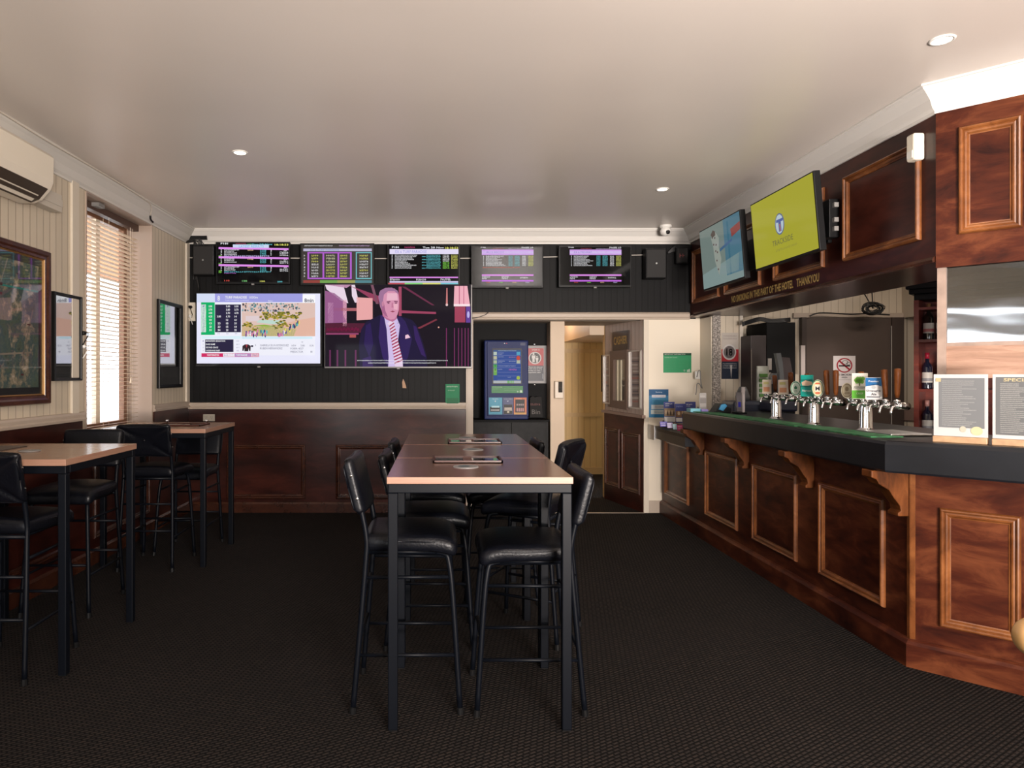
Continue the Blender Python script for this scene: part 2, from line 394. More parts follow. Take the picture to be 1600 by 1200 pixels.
# reveals, window
wn=thing('window_1',None,None,(XL-.15,(WY0+WY1)/2,WZ0)); wn['kind']='structure'
b=BM(); e=.012
box(b,T+.005,XL+.008,WY1-e,WY1,WZ0,WZ1); box(b,T+.005,XL+.008,WY0,WY0+e,WZ0,WZ1); box(b,T+.005,XL+.004,WY0,WY1,WZ1-e,WZ1)
obj('reveal_lining',b,mat('reveal_paint',(.40,.31,.25),.5),wn)
b=BM(); box(b,T+.02,XL+.05,WY0-.03,WY1+.03,WZ0-.04,WZ0); obj('window_sill',b,M_trim,wn,bev=.006)
M_frame=mat('window_timber',(.22,.11,.06),.4)
b=BM(); fx0,fx1=T+.01,T+.06
box(b,fx0,fx1,WY0+e,WY0+.07,WZ0,WZ1-e); box(b,fx0,fx1,WY1-.09,WY1-e,WZ0,WZ1-e); box(b,fx0,fx1,WY0+.07,WY1-.09,WZ0,WZ0+.06); box(b,fx0,fx1,WY0+.07,WY1-.09,WZ1-.08,WZ1-e)
obj('window_frame',b,M_frame,wn,bev=.003)
b=BM(); box(b,fx0+.005,fx1-.005,5.95,6.02,WZ0+.06,WZ1-.08); obj('mullion',b,mat('mullion_paint',(.75,.68,.55),.5),wn)
b=BM(); box(b,fx0+.02,fx0+.026,WY0+.06,WY1-.08,WZ0+.05,WZ1-.07); obj('pane',b,M_glass,wn)
# cover strips on left wall
b=BM(); y=2.70*1090/(686-115); box(b,XL,XL+.018,y-.045,y+.045,1.19,2.9); struct('trim_1',b,M_creamtrim)
b=BM(); box(b,XL,XL+.02,7.42,7.5,1.19,2.9); struct('trim_2',b,M_creamtrim)
# chair rail (left wall, both sides of the window; back wall left)
RP=[(0,0),(.028,.004),(.032,.02),(.02,.03),(.024,.05),(.02,.066),(0,.07)]
def rail(name,path,m=M_trim,prof=RP): return struct(name,sweep(BM(),path,prof),m)
ZR=1.125
rail('trim_3',[(XL,WY0-.03,ZR),(XL,.62,ZR)])
rail('trim_4',[(XL,YB,ZR),(XL,WY1+.02,ZR)])
rail('trim_5',[((728-CX)/F*YB,YB,1.105),(XL,YB,1.105)],M_trim,[(0,0),(.028,.006),(.03,.022),(.018,.03),(.022,.05),(.02,.07),(0,.075)])
# left wall wainscot panelling
def wainscot(name, x0, y0, y1):
    b=BM(); box(b,XL,XL+.012,y0,y1,.12,ZR+.005); o=struct(name,b,M_mahog); return o
wleft=wainscot('wall_left_wainscot',XL,.65,WY0-.06); wl2=wainscot('wall_left_wainscot',XL,WY1+.03,YB)
b=BM(); box(b,XL,XL+.012,WY0-.06,WY1+.03,.12,WZ0-.04); wl3=struct('wall_left_wainscot',b,M_mahog)
b=BM()
for k in range(4):
    y=.75+k*1.12; frame_mold(b,Vector((XL+.012,0,0)),Vector((0,1,0)),Vector((0,0,1)),Vector((1,0,0)),y,y+.92,.2,.9)
obj('panel_moulding',b,M_molddark,wleft)
b=BM(); frame_mold(b,Vector((XL+.012,0,0)),Vector((0,1,0)),Vector((0,0,1)),Vector((1,0,0)),WY0+.1,WY1-.1,.2,.85); obj('panel_moulding',b,M_molddark,wl3)
SK=[(0,0),(.022,0),(.022,.1),(.012,.12),(0,.125)]
struct('baseboard_left',sweep(BM(),[(XL,YB,0),(XL,YR,0)],SK),M_molddark)
# back wall: upper dark boarding over everything, left lower part, beam
xp0=(728-CX)/F*YB; xp1=(739-CX)/F*YB; ZBm=2.148; XC0=(1004.6-CX)/F*YB
b=BM(); box(b,XL-.2,2.76,YB,YB+.12,2.07,ZC); box(b,XL-.2,xp0,YB,YB+.12,0,2.08); wb=struct('wall_back',b,M_black_x)
b=BM(); box(b,XL,xp0,YB-.012,YB,.1,1.106); wbw=struct('wall_back_wainscot',b,M_mahog)
def bx_(px): return (px-CX)/F*YB
for i,(a,c) in enumerate(((355,478),(525,650))):
    b=BM(); frame_mold(b,Vector((0,YB-.012,0)),Vector((1,0,0)),Vector((0,0,1)),Vector((0,-1,0)),bx_(a),bx_(c),.145,.728,.05,.024); obj('panel_moulding',b,M_molddark,wbw)
b=BM(); box(b,bx_(300),bx_(308),YB-.012,YB-.006,.2,1.0)
b.free()
struct('baseboard_back',sweep(BM(),[(xp0,YB,0),(XL,YB,0)],[(0,0),(.03,0),(.03,.09),(.016,.11),(0,.115)]),M_molddark)
# cream post at the end of the boarded wall, beam over the openings
b=BM(); box(b,xp0,xp1,YB-.035,YB+.12,0,2.08); box(b,xp0+.014,xp1-.014,YB-.045,YB-.035,0,2.07); struct('trim_6',b,M_trim)
b=BM(); BP=[(0,0),(.05,0),(.056,.02),(.045,.03),(.05,.06),(.035,.078),(0,.084)]
sweep(b,[(2.68,YB,2.066),(xp0,YB,2.066)],BP); struct('trim_7',b,M_trim)
b=BM(); box(b,xp1,2.9,YB+.122,8.35,2.066,2.3); struct('wall_back_soffit',b,mat('soffit_paint',(.34,.28,.22),.55))
# alcove with the betting machine
YA=7.98; xa1=(860-CX)/F*YA; yp=7.72; xpa=(860-CX)/F*yp; xpb=(882-CX)/F*yp
b=BM(); box(b,xp1-.1,xpa+.05,YA,YA+.08,0,2.07); box(b,xp1-.08,xp1-.03+.03,YB+.12,YA,0,2.07); struct('wall_alcove',b,M_blackp)
b=BM(); box(b,xpa,xpb,yp,10.4,0,2.07); struct('wall_pier',b,mat('pier_paint',(.60,.46,.33),.5))
YT=10.4
b=BM(); box(b,1.0,3.6,YT,YT+.08,0,ZC); struct('wall_corridor',b,M_tan_x)
b=BM()
for y in (548,648): 
    z=hit(900,y,YP(YT)).z; box(b,1.2,3.3,YT-.02,YT,z-.03,z+.03)
box(b,1.2,3.3,YT-.02,YT,0,.1); struct('trim_8',b,mat('tan_trim',(.56,.40,.21),.5))
b=BM(); box(b,hit(908,520,YP(8.9)).x,3.4,8.4,10.35,hit(908,527,YP(8.9)).z,2.6); struct('wall_corridor_bulkhead',b,mat('pier_paint',(.60,.46,.33),.5))
# cashier wall, its plane recedes from the cream wall
CA=(XC0,YB-.02); CB=((945.5-CX)/F*8.35,8.35); PC=PL(CA,CB)
b=BM(); d=(Vector((*CB,0))-Vector((*CA,0))); 
extr(b,[Vector((*CA,0)),Vector((*CB,0)),Vector((*CB,2.066)),Vector((*CA,2.066))],-PC[1]*.1)
CW=struct('wall_cashier',b,planks('mauve_boards',(.40,.31,.26),(.24,.18,.15),1,.085,.45,.12,.04))
b=BM(); box(b,CB[0]-.0,4.0,8.37,8.47,0,2.066); struct('wall_office',b,M_tan_x)
PCW=lambda x,y,h: hit(x,y,PC)+PC[1]*h
# cream wall piece and return
xq0=(1004.6-CX)/F*YB; xq1=(1092-CX)/F*YB
b=BM(); box(b,xq0,xq1+.05,YB-.03,YB+.1,0,2.075); struct('wall_cream',b,M_creamwall)
b=BM(); box(b,xq0-.004,xq0+.05,YB-.045,YB-.03,0,2.06); struct('trim_9',b,M_creamtrim)
b=BM(); box(b,xq0+.05,2.40,YB-.045,YB-.03,0,.13); struct('baseboard_cream',b,M_trim)
b=BM(); ya=7.18; xr=(1111-CX)/F*ya; extr(b,[Vector((xq1,YB-.03,0)),Vector((xr,ya,0)),Vector((xr+.1,ya,0)),Vector((xq1+.1,YB-.03,0))],Vector((0,0,2.075))); struct('wall_return',b,mat('return_paint',(.60,.53,.43),.5))
# servery beyond: cream back wall over the bar
b=BM(); box(b,2.9,XE,YB,YB+.1,0,ZC); box(b,2.76,2.9,YB,YB+.1,2.08,ZC); struct('wall_servery',b,M_cream_x)
xs=(1409-CX)/F*YB
b=BM(); extr(b,[Vector((xs,YB,0)),Vector((xs+.28,YB-.75,0)),Vector((xs+.38,YB-.75,0)),Vector((xs+.1,YB,0))],Vector((0,0,2.09))); box(b,xs,xs+.4,YB-.75,YB,2.087,ZC); struct('wall_servery_side',b,M_cream_x)
b=BM(); box(b,XE,XE+.1,YR,11,0,ZC); struct('wall_right',b,M_cream_y)
# rear wall with openings
b=BM(); box(b,T,-2.6,YR-.1,YR,0,ZC); box(b,-1.6,1.0,YR-.1,YR,0,ZC); box(b,2.7,XE,YR-.1,YR,0,ZC); box(b,-2.6,-1.6,YR-.1,YR,2.25,ZC); box(b,1.0,2.7,YR-.1,YR,0,1.0); box(b,1.0,2.7,YR-.1,YR,2.45,ZC)
struct('wall_rear',b,M_cream_x)
# outside the left window
b=BM(); box(b,-9.5,-9.0,-8,26,4.2,11); tag(obj('neighbouring_building',b,mat('outside_brick',(.45,.17,.07),.8)),'brick facade across the street seen through the blind','building')
b=BM(); box(b,-30,-3.5,-20,40,-.12,-.02); struct('ground_outside',b,mat('pavement',(.6,.58,.55),.8))
# ---------------------------------------------------------------- cornice
CP=[(0,-.15),(.012,-.15),(.014,-.135),(.03,-.12),(.05,-.075),(.085,-.035),(.1,-.022),(.104,-.012),(.115,-.01),(.115,0),(0,0)]
kx=3.788
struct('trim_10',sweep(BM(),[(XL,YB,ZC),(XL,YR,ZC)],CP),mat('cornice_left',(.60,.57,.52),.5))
struct('trim_11',sweep(BM(),[(XB,YB,ZC),(XL,YB,ZC)],CP),M_cornice)
struct('trim_12',sweep(BM(),[(XB+2.2,kx-2.2,ZC),(XB,kx,ZC),(XB,YB,ZC)],[(a,z*.95) for a,z in CP]),M_cornice)
# ---------------------------------------------------------------- bulkhead over the bar
ZB0=2.088
b=BM()
pts=[Vector((XB,YB,ZB0)),Vector((XB,kx,ZB0)),Vector((XB+2.2,kx-2.2,ZB0)),Vector((XB+2.6,kx-1.8,ZB0)),Vector((XB+.55,kx+.25,ZB0)),Vector((XB+.55,YB,ZB0))]
extr(b,pts,Vector((0,0,ZC-ZB0)))
BH=struct('wall_bulkhead',b,M_mahog)
PB=XP(XB)
for i,(a,c) in enumerate(((1320.5,1440),(1211,1289),(1134,1189.5),(1084,1125))):
    b=BM(); y1=XB*F/(a-CX); y0=XB*F/(c-CX)
    frame_mold(b,Vector((XB,0,0)),Vector((0,1,0)),Vector((0,0,1)),Vector((-1,0,0)),y0,y1,2.227,2.785,.05,.026); obj('panel_moulding',b,M_mold,BH)
DU=Vector((1,-1,0)).normalized(); DN=Vector((-1,-1,0)).normalized(); PD=(Vector((XB,kx,0)),DN); Z3=Vector((0,0,1))
b=BM(); box(b,0,2.4,-.012,0,2.05,2.95,Matrix(((DU.x,DN.x*-1,0,XB),(DU.y,-DN.y,0,kx),(0,0,1,0),(0,0,0,1)))); obj('angled_facing',b,M_mahogbar,BH)
for a,c in ((.1,.362),(.52,.9),(1.06,1.44)):
    b=BM(); frame_mold(b,Vector((XB,kx,0))+DN*.012,DU,Z3,DN,a,c,2.217,2.784,.05,.026); obj('panel_moulding',b,M_mold,BH)
b=BM(); sweep(b,[(XB,kx,ZB0-.004),(XB,YB,ZB0-.004)],[(0,0),(.02,0),(.024,.012),(.014,.03),(0,.034)]); obj('bottom_moulding',b,M_molddark,BH)
# gilt lettering along the bulkhead
a=Art(lambda x,y,h: Vector((XB-.002-h, -x, -y)))
def rail_text(s, px0, px1, vz, hh):
    y0=XB*F/(px0-CX); y1=XB*F/(px1-CX); a.text(s,-y0,-(vz+hh),-y1,-vz,(.72,.50,.17),True)
rail_text('NO SMOKING IN THIS PART OF THE HOTEL',1143.5,1240,2.136,.062); rail_text('THANKYOU',1245,1280.5,2.136,.062)
a.done('lettering',BH)
# ---------------------------------------------------------------- high tables
def high_table(name, label, x0,x1,y0,y1, zt, m_top, group, th=.028, edge='front'):
    t=thing(name,label,'table',((x0+x1)/2,(y0+y1)/2,0),0,group)
    b=BM(); box(b,x0,x1,y0+.002,y1-.002,zt-th,zt)
    for f in b.faces:
        f.normal_update()
    o=obj('tabletop',b,[m_top,M_lamedge],t,bev=.0015)
    for p in o.data.polygons:
        if abs(p.normal.z)<.5: p.material_index=1
    s=.04; z=zt-th
    for sx,sy in ((0,0),(1,0),(0,1),(1,1)):
        xx=x0+.004 if not sx else x1-.004-s; yy=y0+.01 if not sy else y1-.01-s
        b=BM(); box(b,xx,xx+s,yy,yy+s,.004,z-s); obj('leg',b,M_metal,t,bev=.004)
        b=BM(); box(b,xx+.003,xx+s-.003,yy+.003,yy+s-.003,0,.004); 
        obj('foot_cap',b,M_blackpl,[k for k in kids(t) if k.name.startswith('leg')][-1])
    b=BM()
    for yy in (y0+.01,y1-.01-s): box(b,x0+.004,x1-.004,yy,yy+s,z-s,z)
    for xx in (x0+.004,x1-.004-s): box(b,xx,xx+s,y0+.01+s,y1-.01-s,z-s,z)
    obj('apron_frame',b,M_metal,t,bev=.004)
    return t
for i,(a,c,l) in enumerate(((2.865,3.537,'square black-legged high table nearest the camera in the centre row'),(3.543,4.22,'middle table of the three centre high tables pushed end to end'),(4.227,4.99,'centre high table farthest from the camera, beside the betting machine'))):
    high_table('high_table',l,-.215,.552,a,c,1.05,M_laminate,'high tables in the centre row')
high_table('high_table','near left high table with pale wood top under the framed aerial photo',-2.62,-1.815,3.39,4.19,1.06,M_laml,'high tables along the left wall',.032)
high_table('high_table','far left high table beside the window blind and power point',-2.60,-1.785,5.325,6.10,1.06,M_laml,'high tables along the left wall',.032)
# ---------------------------------------------------------------- bar stool (faces +Y, built at the origin)
def make_stool():
    t=thing('bar_stool','','stool',(0,0,0),0,'black vinyl bar stools')
    for s in (-1,1):
        b=BM(); tube(b,[(s*.205,-.235,.006),(s*.195,-.205,.35),(s*.185,-.18,.66),(s*.183,-.178,.76),(s*.182,-.205,.9),(s*.182,-.255,1.085)],.0125,10,5); l=obj('back_leg',b,M_metal,t,smooth=True)
        b=BM(); tube(b,[(s*.205,-.235,0),(s*.2045,-.233,.03)],.0155,10); obj('rubber_foot',b,M_blackpl,l,smooth=False)
        for z,y in ((.93,-.236),(1.03,-.262)):
            b=BM(); lathe(b,[(.0,0),(.006,0),(.006,.004),(.001,.006)],(s*.198,y+.02,z),8,'x'); obj('bolt',b,M_chrome,l)
        b=BM(); tube(b,[(s*.155,.13,.69),(s*.165,.165,.683),(s*.173,.182,.655),(s*.185,.20,.5),(s*.208,.232,.006)],.0125,10,6); l=obj('front_leg',b,M_metal,t,smooth=True)
        b=BM(); tube(b,[(s*.2085,.233,0),(s*.2075,.231,.03)],.0155,10); obj('rubber_foot',b,M_blackpl,l)
    def L(z,front,s):  # leg position at a height
        if front: k=(z/.655); return Vector((s*(.208+(.173-.208)*k),.232+(.182-.232)*k,z))
        k=z/.66; return Vector((s*(.205+(.185-.205)*k),-.235+(.055)*k,z))
    def rung(a,c): 
        b=BM(); tube(b,[a,c],.0085,8); obj('footrest',b,M_metal,t,smooth=True)
    for s in (-1,1): rung(L(.25,1,s),L(.25,0,s)); rung(L(.585,1,s),L(.585,0,s))
    rung(L(.31,1,-1),L(.31,1,1)); rung(L(.30,0,-1),L(.30,0,1)); rung(L(.50,0,-1),L(.50,0,1))
    b=BM()
    tube(b,[(-.16,.13,.69),(.16,.13,.69)],.011,8); tube(b,[(-.155,-.18,.69),(-.155,.14,.69)],.011,8); tube(b,[(.155,-.18,.69),(.155,.14,.69)],.011,8); tube(b,[(-.184,-.18,.69),(.184,-.18,.69)],.011,8)
    obj('seat_frame',b,M_metal,t,smooth=True)
    def ds(q):
        e=max(0,q.y-.07)/.14; r=abs(q.x)/.21
        z=q.z-.03*e*e+.012*(1-r*r)*(1 if q.z>0 else 0)
        k=1-.10*max(0,-q.y)/.2
        wr=.0022*math.sin(q.x*95+q.y*30)*(1 if abs(q.z)<.028 else 0)
        return Vector((q.x*k,q.y+(wr if q.y>0 else 0),z+wr*.4))
    b=BM(); pad(b,.43,.41,.075,.032,ds,(0,.015,.735),16); st=obj('seat',b,M_vinyl,t,smooth=True)
    b=BM(); ring=[]
    for i in range(40):
        a=2*math.pi*i/40; c,s_=math.cos(a),math.sin(a); x=.213*math.copysign(abs(c)**.35,c); y=.203*math.copysign(abs(s_)**.35,s_)
        q=ds(Vector((x,y,.012))); ring.append((q.x,q.y+.015,q.z+.735))
    tube(b,ring+[ring[0]],.0035,6); obj('piping',b,M_vinyl,st,smooth=True)
    tilt=Matrix.Rotation(math.radians(14),3,'X')
    def db(q):
        y=q.y-.55*q.x*q.x*1.0+.0
        cr=min(abs(q.x/.2-q.z/.12),abs(q.x/.2+q.z/.12))
        if q.y<0: y+=.012*math.exp(-(cr/.09)**2)
        return Vector((q.x,-y*1.0-0.0 if False else y,q.z))
    b=BM(); pad(b,.40,.052,.25,.022,db,(0,-.215,.985),22,tilt); bk=obj('backrest',b,M_vinyl,t,smooth=True)
    b=BM(); ring=[]
    for i in range(40):
        a=2*math.pi*i/40; c,s_=math.cos(a),math.sin(a); x=.197*math.copysign(abs(c)**.3,c); z=.121*math.copysign(abs(s_)**.3,s_)
        q=tilt@db(Vector((x,-.02,z))); ring.append((q.x,q.y-.215,q.z+.985))
    tube(b,ring+[ring[0]],.0035,6); obj('piping',b,M_vinyl,bk,smooth=True)
    b=BM(); lathe(b,[(0,0),(.011,0),(.009,-.005),(0,-.007)],(0,-.247,.985),10,'y'); obj('button',b,M_vinyl,bk,smooth=True)
    return t
S0=make_stool()
EX=-math.pi/2
spots=[(-.14,3.235,EX,'nearest left bar stool of the centre tables, its backrest rising clear of the tabletop'),
 (.395,3.215,-EX,'black vinyl bar stool tucked under the front right of the nearest centre table'),
 (-.05,3.93,EX,'bar stool under the left side of the middle centre table'),
 (.52,4.02,-EX-math.radians(28),'bar stool turned askew at the right side of the middle centre table'),
 (-.05,4.62,EX,'bar stool under the left side of the farthest centre table'),
 (.40,4.66,-EX,'bar stool under the right side of the farthest centre table'),
 (-2.17,3.54,0,'bar stool with creased backrest towards the camera at the near left table'),
 (-2.33,4.46,math.pi,'bar stool with light on its seat beyond the near left table'),
 (-2.20,5.45,0,'bar stool with buttoned creased backrest towards the camera at the far left table'),
 (-2.12,5.93,math.pi*1.0,'bar stool standing under the far side of the far left table')]
for i,(x,y,a,l) in enumerate(spots):
    o=S0 if i==0 else copy_tree(S0)
    if i in (1,2,4,5): o.scale=(1,1,.945)
    if i==9: o.scale=(1,1,.9)
    o.location=(x,y,0); o.rotation_euler=(0,0,a); o['label']=l
# ---------------------------------------------------------------- bar counter
XF=2.385; YF0=3.53; YFE=6.33
CN=Vector((-1,-1,0)).normalized()
C0=Vector((XF,YF0,0)); C1=C0+DU*2.6
b=BM()
pts=[Vector((XF,YB-.05,0)),Vector((XF,YF0,0)),Vector((C1.x,C1.y,0)),Vector((C1.x+.2,C1.y+.2,0)),Vector((XF+.1,YF0+.1,0)),Vector((XF+.1,YB-.05,0))]
extr(b,[p+Vector((0,0,.0)) for p in pts],Vector((0,0,.99)))
BF=thing('panelled_bar','long mahogany panelled bar front turning a corner under the black counter','bar front',(XF,YF0,0))
body=obj('front_body',b,M_mahogbar,BF)
for a,c in ((1104,1153.5),(1178,1246.7),(1282.7,1384),(1041,1077)):
    y1=XF*F/(a-CX); y0=XF*F/(c-CX)
    b=BM(); frame_mold(b,Vector((XF,0,0)),Vector((0,1,0)),Z3,Vector((-1,0,0)),y0,y1,.229,.805,.045,.024); obj('panel_moulding',b,M_mold,BF)
for a,c in ((.123,.433),(.66,1.2),(1.4,1.9)):
    b=BM(); frame_mold(b,C0,DU,Z3,CN,a,c,.232,.816,.045,.024); obj('panel_moulding',b,M_mold,BF)
b=BM(); extr(b,[C0+CN*.004,C0+CN*.004+DU*.022,C0+DU*.022,C0],Vector((0,0,.98))); box(b,XF-.004,XF,YF0,YF0+.02,0,.98); obj('corner_bead',b,M_mold,BF)
b=BM(); sweep(b,[C1,C0,(XF,YB-.05,0)],[(0,0),(.03,0),(.03,.115),(.02,.13),(.006,.138),(0,.138)]); obj('plinth',b,M_mahogbar,BF)
def bracket(y0,y1):
    b=BM(); z1=.985
    pr=[(0,z1),(-.19,z1),(-.19,z1-.035),(-.165,z1-.045),(-.15,z1-.07),(-.10,z1-.10),(-.075,z1-.14),(-.045,z1-.18),(-.04,z1-.205),(-.055,z1-.215),(-.055,z1-.232),(0,z1-.232)]
    extr(b,[Vector((XF+x,y0,z)) for x,z in pr],Vector((0,y1-y0,0))); obj('bracket',b,M_bracket,BF,bev=.004)
for px in (1101,1171,1272.5,1425.5):
    y=XF*F/(px-CX); bracket(max(y,3.54),max(y,3.54)+.085)
# counter top: thick black edge, lower inner surface
OV=.175; ZT=1.146; ZU=.988; TK=.16
e0=Vector((XF-OV,YFE,0)); e1=C0+Vector((-OV,-OV*math.tan(math.radians(22.5)),0)); e2=e1+DU*2.7
IN=.60
i0=Vector((XF-OV+IN+.2,YFE,0)); i1=Vector((i0.x,e1.y+(IN+.2)*math.tan(math.radians(22.5)),0)); i2=i1+DU*2.9
CT=thing('bar_counter','thick black laminate bar counter with green runner along its edge','counter',(e1.x,e1.y,ZU))
b=BM(); sweep(b,[e2,e1,e0],[(-.16,ZU),(-.005,ZU),(0,ZU+.01),(0,ZT-.02),(-.008,ZT-.005),(-.02,ZT),(-.16,ZT)]); obj('edge_fascia',b,M_blackform,CT)
b=BM(); extr(b,[e0+Vector((.1,0,0)),e1+Vector((.1,.04,0)),e2+Vector((.1,.1,0)),i2,i1,i0],Vector((0,0,.03)))
for v in b.verts: v.co.z+=ZT-.032
obj('worktop',b,M_blackform,CT)
M_green=mat('green_runner',(.02,.13,.045),.7,noise=.7,ns=22)
def runner(y0,y1,xa,xb,l):
    b=BM(); box(b,xa,xb,y0,y1,ZT,ZT+.006); o=obj('bar_runner',b,M_green,None); tag(o,l,'bar mat','green bar runners')
runner(5.35,6.28,XF-OV+.03,XF-OV+.2,'green bar runner at the far end of the counter')
runner(4.40,5.30,XF-OV+.03,XF-OV+.2,'green bar runner between the first and second beer fonts from the far end')
runner(3.62,4.36,XF-OV+.03,XF-OV+.2,'green bar runner in front of the beer font nearest the corner')
# low shelf at the far end with leaflets
LS=thing('leaflet_shelf','low black shelf at the far end of the bar holding brochures','shelf',(XF-.1,6.9,.86))
b=BM(); box(b,XF-.15,XF+.3,YFE+.01,7.44,.90,.93); obj('shelf_board',b,M_blackpl,LS)
b=BM(); box(b,XF-.15,XF-.0,YFE+.01,7.44,.82,.90); obj('shelf_front',b,M_blackform,LS)
b=BM(); box(b,XF-.158,XF-.15,7.22,7.44,.80,.95); obj('end_plate',b,M_steel,LS)
# ---------------------------------------------------------------- leaflets: px box on a plane at given y
def leaflet(y,x0,y0,x1,y1,l,cols,name='leaflet',cat='leaflet',group='brochures on the leaflet shelf',tilt=.02):
    pl=YP(y); a=hit(x0,y0,pl); c=hit(x1,y1,pl)
    b=BM(); extr(b,[Vector((a.x,y+tilt,a.z)),Vector((c.x,y+tilt,a.z)),Vector((c.x,y,c.z)),Vector((a.x,y,c.z))],Vector((0,.006,0)))
    t=thing(name,l,cat,((a.x+c.x)/2,y,c.z),0,group); obj('cover',b,mat('leaflet_%g_%g_%g'%cols[0],cols[0],.4),t)
    H=(y1-y0); 
    def fn(px,py,h):
        k=(py-y1)/(y0-y1); p=hit(px,py,pl); return Vector((p.x,y+tilt*k-h-.001,p.z))
    A=Art(fn,step=.0008)
    return t,A
NAVY=(.02,.03,.16); WH=(.75,.74,.72)
t,A=leaflet(6.98,1038,628,1055,660,'navy topped leaflet with crowd photo, leftmost on the leaflet shelf',[NAVY])
A.rect(1038.5,638,1054.5,650,(.35,.25,.15)); A.up()
for k in range(6): A.disc(1041+k*2.4,644+(k%2)*2,1.6,3.2,((.6,.45,.3),(.12,.08,.06))[k%2])
A.scrib(1040.5,630,1052,632,WH); A.scrib(1040.5,633,1048,635,WH); A.rect(1038.3,651,1054.8,659,WH).done('print',t)
t,A=leaflet(6.78,1056,631,1072,661,'navy leaflet with brown photo, second from left on the leaflet shelf',[NAVY])
A.rect(1056.5,642,1071.5,652,(.22,.12,.07)); A.up(); A.disc(1061,646,2,3,(.6,.45,.3)); A.disc(1067,645,1.5,3,(.5,.35,.2)); A.rect(1056.5,653,1071.5,659,WH); A.scrib(1058,634,1068,636.5,(.3,.35,.6)); A.done('print',t)
t,A=leaflet(7.05,1072,628,1088,665,'navy leaflet standing furthest right on the leaflet shelf',[NAVY]); A.scrib(1073.5,631,1083,633,WH); A.scrib(1073.5,634,1080,635.5,WH); A.done('print',t)
t,A=leaflet(6.5,1067,647,1075,671,'tall navy leaflet with white writing against the end of the counter',[NAVY]); 
for k in range(5): A.scrib(1068.3,648+k*3.6,1074,650.3+k*3.6,WH)
A.rect(1068.3,666,1074,670,(.35,.5,.25)); A.done('print',t)
for i,(x0,x1,c,l) in enumerate(((1032,1043,(.15,.13,.45),'purple and white leaflet'),(1043.2,1052,(.45,.4,.6),'pale lilac leaflet'),(1052.2,1058.5,(.35,.55,.62),'pale teal leaflet'),(1058.7,1067.5,(.5,.03,.15),'crimson and white leaflet'))):
    t,A=leaflet(6.72-i*.06,x0,659+i*1.8,x1,666.5+i*2.2,l+' lying low at the front of the leaflet shelf',[c]); A.scrib(x0+1,660.5+i*1.8,x1-1,662.2+i*1.8,WH); A.rect(x0+1,664+i*1.9,x1-2,664.8+i*1.9,WH); A.done('print',t)
# items on the far end of the counter
def counter_pt(px,py): return hit(px,py,ZP(ZT))
def flatcard(name,l,cat,px0,px1,y,dy,h,c,rot=0):
    x0=(px0-CX)/F*y; x1=(px1-CX)/F*y; b=BM(); box(b,x0,x1,y,y+dy,ZT,ZT+h); o=obj(name,b,mat(name+'_paint_%g%g'%(c[0],c[1]),c,.4)); tag(o,l,cat); return o
flatcard('leaflet_stack','light blue stack of cards on the far end of the counter','leaflets',1079,1095,6.15,.1,.03,(.15,.42,.5))
flatcard('leaflet_stack','violet and white stack of cards beside the light blue stack','leaflets',1096.5,1106.5,6.12,.1,.026,(.25,.2,.5))
o=thing('card_holder','clear upright card holder with faded picture on the far end of the counter','card holder',((1099-CX)/F*6.25,6.25,ZT))
b=BM(); rslab(b,1092.5,614,1103.5,638,YP(6.25),0,.004); rslab(b,1092.5,636,1103.5,642,YP(6.22),-.06,.0); obj('stand',b,M_grey,o)
A=Art(on(YP(6.25)),step=.001); A.layer=5; A.rect(1093,614.5,1103,636,(.4,.38,.36)).up().rect(1093.5,622,1103,630,(.25,.23,.22)).scrib(1094,618,1102,620,(.7,.68,.65)).done('card',o)
# ---------------------------------------------------------------- beer fonts
def badge(t,y,x,z,w,h,base,kind,draw,xo=-.058):
    """facing the customers' side, turned a little to the room"""
    rz=math.radians(-52); u=Vector((math.cos(rz),math.sin(rz),0)); u=Vector((.80,-.60,0)); n=Vector((-.60,-.80,0))
    o=Vector((x+xo,y,z))
    b=BM()
    if kind=='rect': extr(b,[o+u*a+Z3*c for a,c in ((-w/2,0),(w/2,0),(w/2,h),(-w/2,h))],-n*.018)
    else: extr(b,[o+u*(w/2*math.cos(2*math.pi*i/28))+Z3*(h/2+h/2*math.sin(2*math.pi*i/28)) for i in range(28)],-n*.018)
    p=obj('badge',b,mat('badge_%g_%g_%g'%base,base,.35),t,bev=.003)
    A=Art(lambda a,c,hh: o+u*a*w/2+Z3*(h/2-c*h/2)+n*(hh+.0005),step=.0006,rough=.35); draw(A); A.done('emblem',p)
    b=BM(); tube(b,[o-n*.009+Z3*.01,o-n*.009-Z3*.03+Vector((.02,0,0))],.007,8); obj('badge_stem',b,M_chrome,p,smooth=True)
def tap(t,y,x,z,handle=True,lean=-.04,hl=.115):
    b=BM(); tube(b,[(x+.02,y,z),(x-.045,y,z)],.0115,10); tube(b,[(x-.03,y,z),(x-.062,y-.005,z-.006),(x-.078,y-.012,z-.04)],[.0075,.006],10,4)
    tube(b,[(x-.035,y,z),(x-.035,y,z+.035)],.009,10); lathe(b,[(0,0),(.016,0),(.016,.012),(0,.012)],(x-.035,y,z+.02),12); lathe(b,[(0,-.01),(.018,-.01),(.018,.01),(0,.01)],(x-.02,y,z),12,'x')
    p=obj('tap',b,M_chrome,t,smooth=True)
    if handle:
        b=BM(); lathe(b,[(0,0),(.010,.0),(.013,.02),(.017,hl*.8),(.016,hl),(0,hl+.004)],(0,0,0),14,M=Matrix.Rotation(lean,3,'X')@Matrix.Rotation(-.06,3,'Y')); 
        for v in b.verts: v.co+=Vector((x-.035,y,z+.045))
        obj('tap_handle',b,M_bracket,p,smooth=True)
G1=(.01,.30,.16); CR=(.72,.66,.52)
